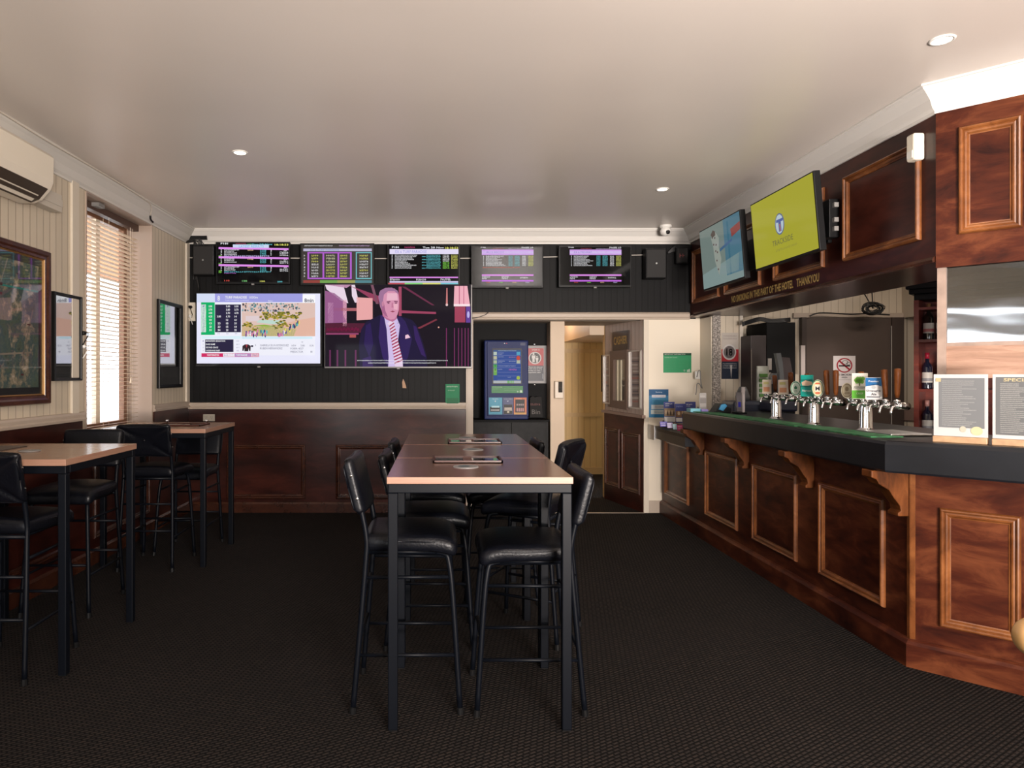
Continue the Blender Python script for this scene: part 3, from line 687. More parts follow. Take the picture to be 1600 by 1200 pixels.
def font(px,pybase,l,taps,badges,y_ext,r=.035):
    g=hit(px,pybase,ZP(ZT)); x,y=g.x,g.y
    t=thing('beer_font',l,'beer tap',(x,y,ZT),0,'chrome beer fonts on the bar')
    b=BM(); lathe(b,[(0,0),(r*1.35,0),(r*1.35,.006),(r*1.05,.012),(r,.02),(r*.98,.1),(r*.78,.165),(r*.7,.185),(r*.5,.196),(0,.20)],(x,y,ZT),28); obj('column',b,M_chrome,t,smooth=True)
    zb=ZT+.158; b=BM(); tube(b,[(x,y+.14,zb),(x,y-y_ext,zb)],.021,16); 
    obj('tap_rail',b,mat('dark_chrome',(.18,.16,.15),.25,1),t,smooth=True)
    for dy,hd,ln,hl in taps: tap(t,y+dy,x,zb,hd,ln,hl)
    for dy,w,h,base,kind,dr in badges: badge(t,y+dy,x,zb+.028,w,h,base,kind,dr)
def d_none(A): pass
def d_orchard(A):
    A.rect(-.96,-.97,.96,.3,(.78,.76,.68)).rect(-.96,.33,.96,.96,(.13,.50,.05)).up()
    for q in range(9): A.disc(-.45+.11*q,-.45+.14*math.sin(q*2.1),.24,.16,(.16,.42,.05),10)
    A.rect(-.08,-.4,.08,-.02,(.15,.2,.05)).rect(-.7,.04,.7,.1,(.1,.12,.08)).text('ORCHARD',-.75,.12,.75,.24,(.08,.1,.06)).text('CRISP',-.4,.5,.45,.64,(.7,.8,.6))
def d_blue(A):
    A.rect(-.97,-.97,.97,.97,(.80,.80,.80)).up().rect(-.97,-.97,.97,-.4,(.02,.16,.42)).poly([(-.97,-.4),(.97,-.4),(.97,-.2),(0,-.42),(-.97,-.2)],(.02,.16,.42)).up()
    A.text('Premium',-.6,-.75,.6,-.58,(.75,.8,.85),True).disc(0,-.12,.28,.15,(.55,.58,.6),14).text('Draught',-.85,.1,.85,.32,(.03,.03,.05),True).text('Ale',-.3,.38,.35,.6,(.03,.03,.05),True).rect(-.85,.7,.8,.78,(.05,.05,.07))
def d_round(A): A.up().disc(0,0,.88,.9,(.30,.24,.15)).up().disc(0,0,.74,.76,(.55,.47,.33)).up().disc(0,-.2,.3,.3,(.25,.18,.1),14).text('LAGER',-.5,.2,.5,.42,(.2,.12,.05),True)
def d_lion(A): A.up().ring(0,0,.9,.92,.12,(.02,.22,.12)).disc(0,0,.62,.64,(.62,.72,.62)).up().poly([(-.3,-.1),(0,-.4),(.3,-.1),(.2,.1),(-.2,.1)],(.03,.2,.1)).text('ale',-.25,.15,.25,.42,(.03,.2,.1))
def d_teal(A): A.up().rect(-.9,-.95,.9,.95,(.0,.27,.22)).up().poly([(-.8,-.3),(-.2,-.5),(.8,-.35),(.9,-.1),(.2,0),(-.7,-.02)],(.6,.42,.3)).rect(-.9,-.55,.9,-.48,(.0,.05,.04)).rect(-.9,.05,.9,.12,(0,.05,.04)).text('Harvest',-.7,.35,.7,.55,(.7,.75,.72),True)
def d_oval(A): A.up().ring(0,0,.95,.96,.1,(.03,.2,.06)).disc(0,0,.78,.8,(.65,.55,.28)).up().rect(-.5,-.4,.5,.35,(.75,.7,.6)).rect(-.35,-.62,.35,-.5,(.6,.05,.03)).rect(-.35,.45,.35,.6,(.6,.05,.03)).up().text('M',-.34,-.22,.34,.25,(.03,.03,.03),True)
def d_plain(A): A.up().rect(-.9,-.94,.9,.94,(.68,.58,.48)).up().rect(-.7,.05,.7,.7,(.6,.28,.15)).rect(-.7,-.7,.5,-.35,(.55,.5,.2))
font(1353,673,'largest chrome beer font, nearest the counter corner, with blue and lime badges',[(.07,0,0,.1),(-.03,1,-.05,.14),(-.14,0,0,.1),(-.235,1,0,.15),(-.33,1,.12,.155)],
 [(.09,.062,.093,CR,'oval',d_round),(-.035,.080,.15,(.7,.68,.6),'rect',d_orchard),(-.165,.080,.125,(.75,.75,.75),'rect',d_blue)],.36)
font(1272,664,'middle chrome beer font with teal and oval badges',[(.1,0,0,.1),(-.0,1,-.03,.13),(-.12,0,0,.1),(-.22,1,0,.15),(-.31,1,.1,.15)],
 [(.12,.066,.1,(.55,.66,.55),'oval',d_lion),(-.02,.075,.14,(.0,.27,.22),'rect',d_teal),(-.15,.07,.11,(.72,.68,.6),'oval',d_oval)],.33,.031)
font(1213,654.5,'chrome beer font farthest from the camera with two small tan badges',[(.1,0,0,.1),(-.06,1,.0,.12),(-.16,0,0,.1),(-.28,1,.12,.14)],
 [(.03,.06,.105,(.65,.55,.45),'rect',d_plain),(-.22,.066,.105,(.65,.55,.45),'rect',d_plain)],.32,.034)
b=BM(); g=hit(1353,673,ZP(ZT)); box(b,g.x-.10,g.x+.12,g.y-.38,g.y-.06,ZT,ZT+.012); tag(obj('drip_tray',b,M_steel,bev=.003),'steel drip tray under the taps nearest the counter corner','drip tray')
# ---------------------------------------------------------------- menu holders on the angled counter
def menu(tpos,w,l,side):
    # plane parallel to the angled counter edge, set back from it
    o=e1+DU*tpos-CN*.14+Vector((0,0,ZT)); 
    return o
def menu_holder(px0,px1,l,draw,yb=689,yt=585):
    pl=(e1-CN*.11,CN); rot=Matrix.Rotation(0,3,'Z')
    a=hit(px0,yb,pl); c=hit(px1,yb,pl); u=(c-a); u.z=0; W=u.length; u.normalize(); a.z=ZT
    t=thing('menu_holder',l,'menu holder',tuple(a),0,'menus standing on the angled counter')
    zt=hit(px0,yt,pl).z-ZT
    b=BM(); extr(b,[a+CN*.03,a+u*W+CN*.03,a+u*W-CN*.03,a-CN*.03],Vector((0,0,.03))); obj('wooden_base',b,mat('pale_pine',(.40,.25,.14),.5,noise=.15,ns=30),t,bev=.003)
    b=BM(); extr(b,[a+Z3*.03+CN*.002,a+u*W+Z3*.03+CN*.002,a+u*W+Z3*zt+CN*.002,a+Z3*zt+CN*.002],-CN*.004); obj('menu_sheet',b,mat('menu_paper',(.46,.46,.46),.25,coat=.5),t)
    A=Art(lambda x,y,h: a+u*(x*W)+Z3*(zt+(.03-zt)*y)+CN*(.003+h),rough=.3,coat=.5); draw(A); A.done('menu_print',t)
DG=(.10,.10,.10)
def dm1(A):
    A.rect(.1,.06,.94,.86,(.20,.21,.22)).up()
    for k in range(24): A.scrib(.16,.1+k*.031,.16+.66*random.uniform(.5,1),.115+k*.031,(.5,.5,.49))
    A.rect(.04,.06,.14,.12,(.55,.45,.25)).disc(.8,.9,.11,.07,(.65,.58,.36)).disc(.55,.88,.06,.05,(.55,.52,.42))
def dm2(A):
    A.rect(.06,.04,.92,.94,(.16,.165,.17)).up().text('SPECIALS',.2,.06,.8,.11,(.6,.5,.28),True)
    for k in range(26): A.scrib(.14,.14+k*.03,.14+.7*random.uniform(.4,1),.155+k*.03,(.52,.52,.50))
menu_holder(1459,1544,'clear menu holder on pine base on the angled counter, left of two',dm1)
menu_holder(1551,1640,'clear menu holder on pine base cut by the right edge of the photo',dm2)
# perspex screen above the angled counter
PP=(Vector((XB,kx,0))+CN*-.03,CN)
SG=thing('servery_screen','scratched clear perspex screen in a timber surround above the angled counter','screen',tuple(Vector((XB,kx,1.1))))
b=BM(); q0=Vector((XB,kx,0))+DU*.004; extr(b,[q0,q0+DU*.04,q0+DU*.04-CN*.04,q0-CN*.04],Vector((0,0,2.05-ZT)))
for v in b.verts: v.co.z+=ZT
obj('post',b,mat('grey_timber',(.30,.22,.18),.5,noise=.2,ns=12),SG)
b=BM(); q1=q0+DU*.04-CN*.01; extr(b,[q1,q1+DU*2.2,q1+DU*2.2-CN*.03,q1-CN*.03],Vector((0,0,.17)))
for v in b.verts: v.co.z+=1.455
obj('timber_board',b,wood('weathered_board',(.20,.11,.075),(.34,.20,.14),(.46,.30,.22),(1,1,8),3,.5,0,.1,'Position'),SG)
b=BM(); extr(b,[q1,q1+DU*2.2,q1+DU*2.2-CN*.02,q1-CN*.02],Vector((0,0,.02)))
for v in b.verts: v.co.z+=1.625
obj('lower_bead',b,mat('grey_timber',(.30,.22,.18),.5,noise=.2,ns=12),SG)
b=BM(); extr(b,[q1-CN*.005,q1+DU*2.2-CN*.005,q1+DU*2.2-CN*.01,q1-CN*.01],Vector((0,0,.41)))
for v in b.verts: v.co.z+=1.645
obj('perspex_sheet',b,M_perspex,SG)
# ---------------------------------------------------------------- bottle shelf
U=DU; N=CN; s0=Vector((3.95,5.8,0))+Vector((-.01,-.01,0))
BS=thing('bottle_shelf','red-brown timber wine shelf with carved black pediment behind the bar','shelf unit',tuple(s0))
M_red=wood('red_shelf_timber',(.10,.012,.008),(.17,.022,.012),(.24,.04,.02),(1,1,5),3,.4,.2,.05,'Position')
W=1.25; D=.28
def sb(b,a0,a1,d0,d1,z0,z1): return extr(b,[s0+U*a0-N*d0+Z3*z0,s0+U*a1-N*d0+Z3*z0,s0+U*a1-N*d1+Z3*z0,s0+U*a0-N*d1+Z3*z0],Z3*(z1-z0))
hts=[.0,.50,.93,1.34,1.76,2.16]
def zy(py): return CH-(py-CY)/F*5.75
Z_=[.02,.5,zy(683),zy(608),zy(530.5),zy(480)]
b=BM(); sb(b,0,.035,0,D,0,Z_[-1]+.06); sb(b,W-.035,W,0,D,0,Z_[-1]+.06); obj('side_panel',b,M_red,BS)
b=BM(); sb(b,.035,W-.035,D-.015,D,0,Z_[-1]+.06); obj('back_panel',b,M_red,BS)
for z in Z_: b=BM(); sb(b,.035,W-.035,.0,D-.015,z-.022,z); obj('shelf_board',b,M_red,BS)
b=BM(); zt=Z_[-1]+.06
for k,(o_,h0,h1) in enumerate(((.0,0,.05),(.03,.05,.09),(.05,.09,.13),(.02,.13,.2),(.07,.2,.24))): sb(b,-o_,W+o_,-o_,D,zt+h0,zt+h1)
obj('pediment',b,M_blackpl,BS,bev=.006)
def make_bottle(gl,cap,strip,hgt=.30,r=.038):
    t=thing('wine_bottle','','bottle',(0,0,0),0,'wine bottles on the shelf')
    b=BM(); lathe(b,[(0,0),(r,.0),(r,.008),(r,.6*hgt),(r*.85,.67*hgt),(.4*r,.75*hgt),(.36*r,.97*hgt),(.4*r,hgt),(0,hgt)],(0,0,0),20); obj('glass_body',b,mat('bottle_glass_%g'%gl[0],gl,.08,coat=1),t,smooth=True)
    b=BM(); lathe(b,[(.0,.84*hgt),(.42*r,.84*hgt),(.43*r,1.005*hgt),(0,1.008*hgt)],(0,0,0),16); obj('capsule',b,mat('capsule_%g_%g'%cap[:2],cap,.35),t,smooth=True)
    b=BM(); n=20; rr=r*1.015
    ring=[[b.verts.new((rr*math.cos(2*math.pi*k/n),rr*math.sin(2*math.pi*k/n),z)) for k in range(n)] for z in (.18*hgt,.46*hgt)]
    for k in range(n): b.faces.new([ring[0][k],ring[0][(k+1)%n],ring[1][(k+1)%n],ring[1][k]])
    l=obj('label',b,mat('wine_label',(.72,.68,.62),.5),t,smooth=True)
    b=BM(); rr=r*1.03; ring=[[b.verts.new((rr*math.cos(2*math.pi*k/n),rr*math.sin(2*math.pi*k/n),z)) for k in range(n)] for z in (.22*hgt,.30*hgt)]
    for k in range(n): b.faces.new([ring[0][k],ring[0][(k+1)%n],ring[1][(k+1)%n],ring[1][k]])
    obj('label_band',b,mat('label_band_%g_%g'%strip[:2],strip,.5),l,smooth=True)
    return t
K=(.008,.009,.012)
specs=[((.012,.01,.008),(.25,.12,.05),(.6,.2,.2)),((.01,.012,.03),(.45,.02,.05),(.3,.3,.32)),((.01,.008,.01),(.55,.28,.25),(.3,.3,.3)),((.02,.06,.05),(.05,.1,.1),(.1,.3,.3))]
protos=[make_bottle(*s) for s in specs]
pos=[(0,Z_[4],.085,'brown-capped wine bottle with pink banded label on the top shelf, at its left end'),(2,Z_[4],.175,'dark wine bottle on the top shelf, second from its left end'),
 (1,Z_[3],.075,'red-capped wine bottle with pale label on the middle shelf'),(3,Z_[3],.2,'green glass bottle on the middle shelf, beside the timber post'),
 (2,Z_[2],.075,'pink-capped wine bottle on the lowest visible shelf, at its left end'),(2,Z_[2],.155,'pink-capped wine bottle on the lowest visible shelf, second from its left end'),(3,Z_[2],.235,'teal bottle on the lowest visible shelf, behind the timber post'),
 (1,Z_[3],.6,'wine bottle seen between the two menu holders on the middle shelf')]
used=set()
for k,z,a,l in pos:
    o=protos[k] if k not in used else copy_tree(protos[k]); used.add(k)
    q=s0+U*a-N*.1; o.location=(q.x,q.y,z); o['label']=l
# ---------------------------------------------------------------- venetian blind
BL=thing('venetian_blind','pale venetian blind half open in the left window','blind',(XL-.16,(WY0+WY1)/2,WZ0))
y0,y1=WY0+.03,WY1-.05; xb=XL-.13
M_slat=mat('blind_slat',(.74,.62,.48),.45)
b=BM(); n=47
for i in range(n):
    z=WZ0+.05+i*(WZ1-.17-WZ0-.0)/n
    M=Matrix.Translation((xb,0,z))@Matrix.Rotation(math.radians(-6),4,'Y')
    box(b,-.023,.023,y0,y1,-.0011,.0011,M)
obj('slats',b,M_slat,BL)
b=BM(); box(b,xb-.03,xb+.03,y0,y1,WZ1-.075,WZ1-.02); obj('headrail',b,mat('headrail_brown',(.07,.035,.022),.5),BL)
b=BM(); box(b,xb-.026,xb+.026,y0,y1,WZ0+.012,WZ0+.03); obj('bottom_rail',b,M_slat,BL)
b=BM()
for yy in (y0+.1,(y0+y1)/2,y1-.12):
    for dx in (-.024,.024): tube(b,[(xb+dx,yy,WZ0+.03),(xb+dx,yy,WZ1-.07)],.0012,4)
obj('ladder_cords',b,M_slat,BL)
b=BM(); tube(b,[(xb+.04,y1-.2,WZ1-.08),(xb+.045,y1-.2,1.45)],.002,5); lathe(b,[(0,0),(.012,0),(.004,.05),(0,.05)],(xb+.045,y1-.2,1.40),8); obj('pull_cord',b,M_slat,BL)
b=BM(); z=WZ1-.02; box(b,XL-.1,XL-.04,5.62,5.72,z-.03,z+.0); tag(obj('window_sensor',b,M_grey),'small grey sensor on the head of the window recess','sensor')
# ---------------------------------------------------------------- downlights
def downlight(px,py,l,pw):
    g=hit(px,py,ZP(ZC)); t=thing('downlight',l,'ceiling light',(g.x,g.y,ZC),0,'recessed downlights')
    b=BM(); lathe(b,[(.040,-.001),(.041,-.006),(.052,-.005),(.055,0),(.041,0),(.040,-.001)],(g.x,g.y,ZC),28); obj('trim_ring',b,mat('ring_white',(.8,.78,.74),.4),t,smooth=True)
    b=BM(); lathe(b,[(0,-.003),(.040,-.003),(.040,-.001),(0,-.001)],(g.x,g.y,ZC),24); obj('lamp_face',b,mat('lamp_glow',(1,.86,.68),.5,emis=14),t)
    L=bpy.data.lights.new('downlight_lamp','SPOT'); L.energy=pw; L.color=(1,.84,.66); L.spot_size=math.radians(115); L.spot_blend=.7; L.shadow_soft_size=.04
    o=linkobj(bpy.data.objects.new('downlight_lamp',L)); o.location=(g.x,g.y,ZC-.02); return t
downlight(1472,62,'recessed downlight nearest the camera, above the bar corner',26)
downlight(375,238,'recessed downlight on the left of the ceiling',14)
downlight(1035,295.5,'recessed downlight near the back of the ceiling, right of centre',14)
# ---------------------------------------------------------------- air conditioner
AC=thing('air_conditioner','cream wall air conditioner high on the left wall','air conditioner',(XL,3.9,2.55))
M_ac=mat('ac_cream',(.70,.63,.52),.4)
AZ=2.555; AH=.315; prof=[(0,0),(.10,0),(.15,.02),(.205,.085),(.222,.13),(.225,AH-.03),(.205,AH-.005),(.18,AH),(0,AH)]
ay0,ay1=3.35,4.42
b=BM(); extr(b,[Vector((XL+.04+x,ay0,AZ+z)) for x,z in prof],Vector((0,ay1-ay0,0))); obj('casing',b,M_ac,AC,bev=.012,seg=3)
b=BM(); pr=[(.10,-.003),(.152,.016),(.208,.082),(.2,.09),(.14,.03),(.1,.008)]
extr(b,[Vector((XL+.04+x,ay0,AZ+z)) for x,z in pr],Vector((0,ay1-ay0-.045,0))); obj('air_outlet',b,mat('outlet_dark',(.05,.035,.025),.35),AC)
b=BM(); extr(b,[Vector((XL+.04+x,ay0,AZ+z)) for x,z in ((.125,-.002),(.17,.035),(.165,.04),(.12,.004))],Vector((0,ay1-ay0-.08,0))); obj('louvre',b,M_ac,AC)
TR=BM(); box(TR,XL,XL+.08,3.2,4.85,2.60,2.72); box(TR,XL+.08,XL+.086,3.2,4.85,2.635,2.685); tag(obj('pipe_trunking',TR,mat('trunk_alu',(.50,.45,.38),.45),bev=.004),'aluminium coloured trunking on the wall behind the air conditioner','trunking')
# cables along the left cornice
def cable(name,pts,r,m,l,cat='cable',sm=5):
    b=BM(); tube(b,pts,r,6,sm); return tag(obj(name,b,m,smooth=True),l,cat)
M_cabw=mat('cable_white',(.60,.54,.46),.5); M_cabb=mat('cable_black',(.01,.01,.011),.4)
xx=XL+.12
cable('cable',[(xx,2.4,ZC-.012),(xx,3.2,ZC-.014),(xx,4.0,ZC-.01),(xx,4.6,ZC-.018),(xx,5.3,ZC-.01),(xx,6.05,ZC-.016),(xx-.02,6.3,ZC-.03),(xx-.06,6.38,ZC-.10)],.0045,M_cabw,'cream cable clipped along the left cornice and drooping near the back')
cable('cable',[(xx-.06,6.38,ZC-.10),(xx-.065,6.40,ZC-.13),(xx-.055,6.43,ZC-.15)],.009,M_cabb,'short black cable end hanging from the left cornice')
cable('cable',[(xx-.012,2.4,ZC-.02),(xx-.012,3.6,ZC-.03),(xx-.015,3.95,ZC-.022),(xx-.02,4.05,ZC-.1),(xx-.05,4.0,AZ+AH+.01)],.004,M_cabw,'cream cable dropping from the cornice to the air conditioner')
# ---------------------------------------------------------------- framed pictures on the left wall
def noisemat(name, cols, scale=6, detail=8, rough=.35, coat=1, stretch=(1,1,1), emis=0, pos=None):
    m,t,b_=nt(name); L=t.links.new
    tc=t.nodes.new('ShaderNodeTexCoord'); mp=t.nodes.new('ShaderNodeMapping'); mp.inputs['Scale'].default_value=stretch; L(tc.outputs['Object'],mp.inputs[0])
    n=t.nodes.new('ShaderNodeTexNoise'); n.inputs['Scale'].default_value=scale; n.inputs['Detail'].default_value=detail; n.inputs['Roughness'].default_value=.72; L(mp.outputs[0],n.inputs['Vector'])
    r=t.nodes.new('ShaderNodeValToRGB'); e=r.color_ramp.elements
    k=len(cols)
    e[0].position=.32; e[0].color=(*cols[0],1); e[1].position=.68; e[1].color=(*cols[-1],1)
    for i in range(1,k-1): q=e.new(.32+.36*i/(k-1)); q.color=(*cols[i],1)
    L(n.outputs[0],r.inputs[0]); 
    if emis: b_.inputs['Base Color'].default_value=(.01,.01,.01,1); L(r.outputs[0],b_.inputs['Emission Color']); b_.inputs['Emission Strength'].default_value=emis
    else: L(r.outputs[0],b_.inputs['Base Color'])
    b_.inputs['Roughness'].default_value=rough; b_.inputs['Coat Weight'].default_value=coat; b_.inputs['Coat Roughness'].default_value=.02; b_.inputs['Coat IOR'].default_value=1.8
    return m
def framed(l,ya,yb,z0,z1,fw,fm,pm,dark=(.008,.008,.009),slip=None,depth=.03,mat_w=.0,ga=0):
    t=thing('framed_picture',l,'picture',(XL,(ya+yb)/2,z0))
    b=BM(); frame_mold(b,Vector((XL+.004,0,0)),Vector((0,1,0)),Z3,Vector((1,0,0)),ya,yb,z0,z1,fw,depth,prof=[(0,0),(0,.7),(.1,1),(.5,.95),(.7,.7),(.95,.65),(1,.5),(1,0)]); obj('frame',b,fm,t)
    if slip: b=BM(); frame_mold(b,Vector((XL+.004,0,0)),Vector((0,1,0)),Z3,Vector((1,0,0)),ya+fw,yb-fw,z0+fw,z1-fw,.012,.018); obj('gilt_slip',b,slip,t)
    b=BM(); box(b,XL+.002,XL+.008,ya+fw*.8,yb-fw*.8,z0+fw*.8,z1-fw*.8); obj('backing',b,mat('picture_backing',dark,.3,coat=1),t)
    q=fw+mat_w; b=BM(); box(b,XL+.008,XL+.0095,ya+q,yb-q,z0+q,z1-q); obj('picture',b,pm,t)
    b=BM(); box(b,XL+.0115,XL+.0135,ya+fw*.95,yb-fw*.95,z0+fw*.95,z1-fw*.95); obj('glazing',b,glass('picture_glass',refl=1.3,alpha=ga),t)
    return t
aer=noisemat('aerial_photo',[(.02,.03,.028),(.08,.11,.07),(.04,.08,.08),(.24,.20,.13),(.45,.38,.30)],9,10,.5,0)
fp=framed('large framed aerial photograph of a town on the left wall',3.30,4.80,1.275,2.315,.06,M_molddark,aer,slip=mat('gilt',(.40,.22,.08),.35,.6),mat_w=.055)
A=Art(lambda x,y,h: Vector((XL+.0095+h,x,y)),step=.0003,rough=.5)
for (p,q,c) in (((3.5,1.55),(4.6,1.62),(.3,.26,.2)),((4.0,1.4),(4.35,2.2),(.25,.23,.19)),((4.45,1.42),(4.62,1.9),(.22,.2,.15)),((3.6,2.02),(4.68,2.03),(.05,.3,.25)),((3.9,2.2),(3.92,1.45),(.28,.24,.2))): A.line(*p,*q,.012,c)
for k in range(60):
    x=random.uniform(3.5,4.6); y=random.uniform(1.45,2.15); A.up(0) if k else A.up(); A.rect(x,y,x+random.uniform(.01,.04),y+random.uniform(.006,.02),random.choice(((.3,.22,.18),(.18,.16,.13),(.35,.3,.25),(.12,.04,.04))))
A.done('map_detail',fp)
land=noisemat('landscape_print',[(.02,.018,.016),(.05,.045,.04),(.10,.09,.08)],5,4,.4,0)
framed('narrow black framed picture beside the window, reflecting a television',4.85,5.22,1.43,2.055,.022,M_blackpl,land,mat_w=.03,ga=.4)
framed('black framed landscape print between the window and the back wall',6.66,7.27,1.345,2.20,.035,M_blackpl,land,mat_w=.07,ga=.3)
# ---------------------------------------------------------------- power points
def power_point(l,o,u,n,w=.115,h=.075,plugs=0,vert=False):
    t=thing('power_point',l,'power point',tuple(o))
    if vert: w,h=h,w
    b=BM(); extr(b,[o+u*a+Z3*c for a,c in ((-w/2,0),(w/2,0),(w/2,h),(-w/2,h))],n*.012); obj('plate',b,mat('socket_cream',(.66,.60,.50),.4),t,bev=.003)
    A=Art(lambda x,y,hh: o+u*x+Z3*y+n*(.012+hh),rough=.4)
    for s in (-1,1):
        cx,cy=(0,h/2+s*h*.25) if vert else (s*w*.25,h/2)
        A.rect(cx-.012,cy+.004,cx-.008,cy+.014,(.05,.04,.035)).rect(cx+.006,cy+.004,cx+.010,cy+.014,(.05,.04,.035)).rect(cx-.002,cy-.014,cx+.002,cy-.006,(.05,.04,.035))
    A.done('socket_slots',t)
    for k in range(plugs):
        cz=h*(.25+.5*k) if vert else h*.5
        b=BM(); q=o+Z3*cz+n*.012; tube(b,[q,q+n*.035],[.018,.014],10); tube(b,[q+n*.035,q+n*.055,q+n*.06-Z3*.03+u*.02,q+n*.03-Z3*.09+u*.03],.004,6,4); obj('plug',b,[M_white,M_blackpl][k%2],t,smooth=True)
    return t
power_point('double power point above the far left table on the wainscot',Vector((bx_(327.5),YB-.014,hit(327,658,YP(YB)).z)),Vector((1,0,0)),Vector((0,-1,0)),w=.125,h=.075)
power_point('power point with plugs on the edge of the back wall beside the lit racing screen',Vector((bx_(296.5)+.02,YB-.012,hit(296,502,YP(YB)).z)),Vector((1,0,0)),Vector((0,-1,0)),w=.2,h=.10,plugs=2,vert=True)
power_point('power point with white and black plugs on the left wall at the window edge',Vector((XL,5.235,hit(128,552,XP(XL,1)).z)),Vector((0,-1,0)),Vector((1,0,0)),w=.2,h=.08,plugs=2,vert=True)
# ---------------------------------------------------------------- speakers
def speaker(x0,y0,x1,y1,l,dep=.16,small=False):
    pl=YP(YB-dep); a=hit(x0,y0,pl); c=hit(x1,y1,pl); mx=(a.x+c.x)/2; w=c.x-a.x; h=a.z-c.z
    t=thing('wall_speaker',l,'speaker',(mx,YB-.01,c.z))
    b=BM(); box(b,a.x,c.x,YB-dep,YB-.05,c.z,a.z); obj('cabinet',b,M_blackpl,t,bev=.01)
    b=BM(); box(b,a.x+.012,c.x-.012,YB-dep-.006,YB-dep,c.z+.012,a.z-.012); g=obj('grille',b,mat('speaker_grille',(.012,.011,.011),.7),t,bev=.004)
    b=BM(); box(b,mx-.02,mx+.02,YB-.05,YB-.001,(a.z+c.z)/2-.03,(a.z+c.z)/2+.03); obj('bracket',b,M_blackpl,t)
    if not small:
        b=BM(); lathe(b,[(0,0),(.009,0),(.009,-.004),(0,-.004)],(mx,YB-dep-.006,c.z+h*.5),12,'y'); obj('badge',b,M_steel,g)
    else:
        A=Art(on(YP(YB-dep-.006))); A.layer=3; A.scrib(x0+(x1-x0)*.25,y0+(y1-y0)*.4,x0+(x1-x0)*.75,y0+(y1-y0)*.62,(.35,.1,.1)); A.done('display',t)
speaker(300.5,383,334,430,'black wall speaker at the left end of the screens')
speaker(1009,388,1042,435,'black wall speaker right of the screens')
speaker(1057,386,1076,412,'small black clock unit with red digits beside the right speaker',.1,True)
# ---------------------------------------------------------------- camera dome, sensor, wiring on the back wall
g=hit(1040,362,YP(7.25)); t=thing('security_camera','white dome security camera hanging at the ceiling edge','security camera',(g.x,7.25,ZC),0)
b=BM(); lathe(b,[(0,0),(.06,0),(.062,-.018),(.05,-.03),(0,-.03)],(g.x,7.25,ZC),20); obj('base',b,M_white,t,smooth=True)
b=BM(); lathe(b,[(0,-.02),(.048,-.03),(.056,-.06),(.048,-.09),(.025,-.108),(0,-.112)],(g.x,7.25,ZC),20); h_=obj('dome',b,M_white,t,smooth=True)
b=BM(); lathe(b,[(0,0),(.02,0),(.022,-.02),(0,-.024)],(0,0,0),16,'y'); 
for v in b.verts: v.co+=Vector((g.x+.008,7.215,ZC-.08))
obj('lens',b,M_gloss,h_,smooth=True)
g=hit(1439,231,XP(XB)); t=thing('motion_sensor','cream motion sensor at the top corner of the bulkhead','sensor',(XB-.03,g.y,g.z-.09))
b=BM(); box(b,XB-.062,XB,g.y-.035,g.y+.035,g.z-.075,g.z+.075)
obj('housing',b,mat('sensor_cream',(.78,.72,.60),.4),t,bev=.012,seg=3)
b=BM(); box(b,XB-.065,XB-.06,g.y-.022,g.y+.022,g.z-.06,g.z-.02); obj('lens_window',b,mat('sensor_lens',(.85,.84,.78),.2),t)
zc=hit(600,403,YP(YB)).z
cable('cable',[(bx_(296),YB-.015,zc),(bx_(700),YB-.02,zc-.01),(bx_(1010),YB-.015,zc+.03)],.006,mat('cable_pale',(.6,.55,.5),.4),'pale cable running behind the row of odds screens','cable',3)
cable('cable',[(bx_(762),YB-.06,hit(762,489,YP(YB)).z),(bx_(757),YB-.065,hit(757,493,YP(YB)).z),(bx_(745),YB-.07,hit(745,497,YP(YB)).z),(bx_(738),YB-.065,hit(738,498,YP(YB)).z)],.004,M_cabb,'thin dark cable over the beam above the betting machine')
b=BM()
for k in range(7):
    y=YB-.05-.01*k; z0=hit(303,378+k*1.2,YP(YB)).z
    tube(b,[(XL+.02,y,z0+.02),(XL+.09+.02*k,y-.02,z0-.03*math.sin(k)),(XL+.07,YB-.03,z0-.15-.03*k),(XL+.10,YB-.02,z0-.36),(XL+.13,YB-.03,z0-.5)],.006,6,4)
tag(obj('cable_bundle',b,M_cabb,smooth=True),'tangle of black cables in the back left corner under the cornice','cables',kind=None)
b=BM(); box(b,bx_(292),bx_(326),YB-.06,YB-.01,hit(300,376,YP(YB)).z,hit(300,370,YP(YB)).z); tag(obj('cable_tray',b,M_blackpl),'short black shelf holding cables in the back left corner','bracket')
b=BM()
for k in range(5): tube(b,[(bx_(1086),YB-.04,2.83+.012*k),(bx_(1070),YB-.06,2.81+.01*k),(bx_(1052),YB-.05,2.80+.012*k),(bx_(1040),YB-.03,2.77)],.005,6,3)
tag(obj('cable_bundle',b,M_cabb,smooth=True),'black cables by the clock unit in the back right corner','cables')
# hole and card on the boarded wall
A=BM(); rslab(A,696,600,718,632,YP(YB),.001,.02); t=thing('card_holder','green card in a clear holder at the right end of the boarded wall','card holder',tuple(hit(707,632,YP(YB))))
obj('holder',A,mat('card_green',(.01,.17,.07),.5,spec=.2),t)
A=Art(on(YP(YB-.02))); A.scrib(698,603,716,605,(.6,.7,.6)); A.rect(698,622,716,631,(.01,.16,.06)).up().scrib(700,609,712,611,(.3,.5,.35)); A.done('card_print',t)
b=BM(); extr(b,[hit(x,y,YP(YB)) for x,y in ((629,606),(628.5,597),(630,592),(632,596),(634,602),(635,606.5))],Vector((0,-.012,0))); tag(obj('torn_sticker',b,mat('torn_paper',(.45,.28,.18),.7)),'small torn brown sticker on the black boards under the big screen','sticker')
b=BM(); box(b,bx_(624),bx_(628),YB-.012,YB,hit(0,575,YP(YB)).z,hit(0,573,YP(YB)).z); b.free()
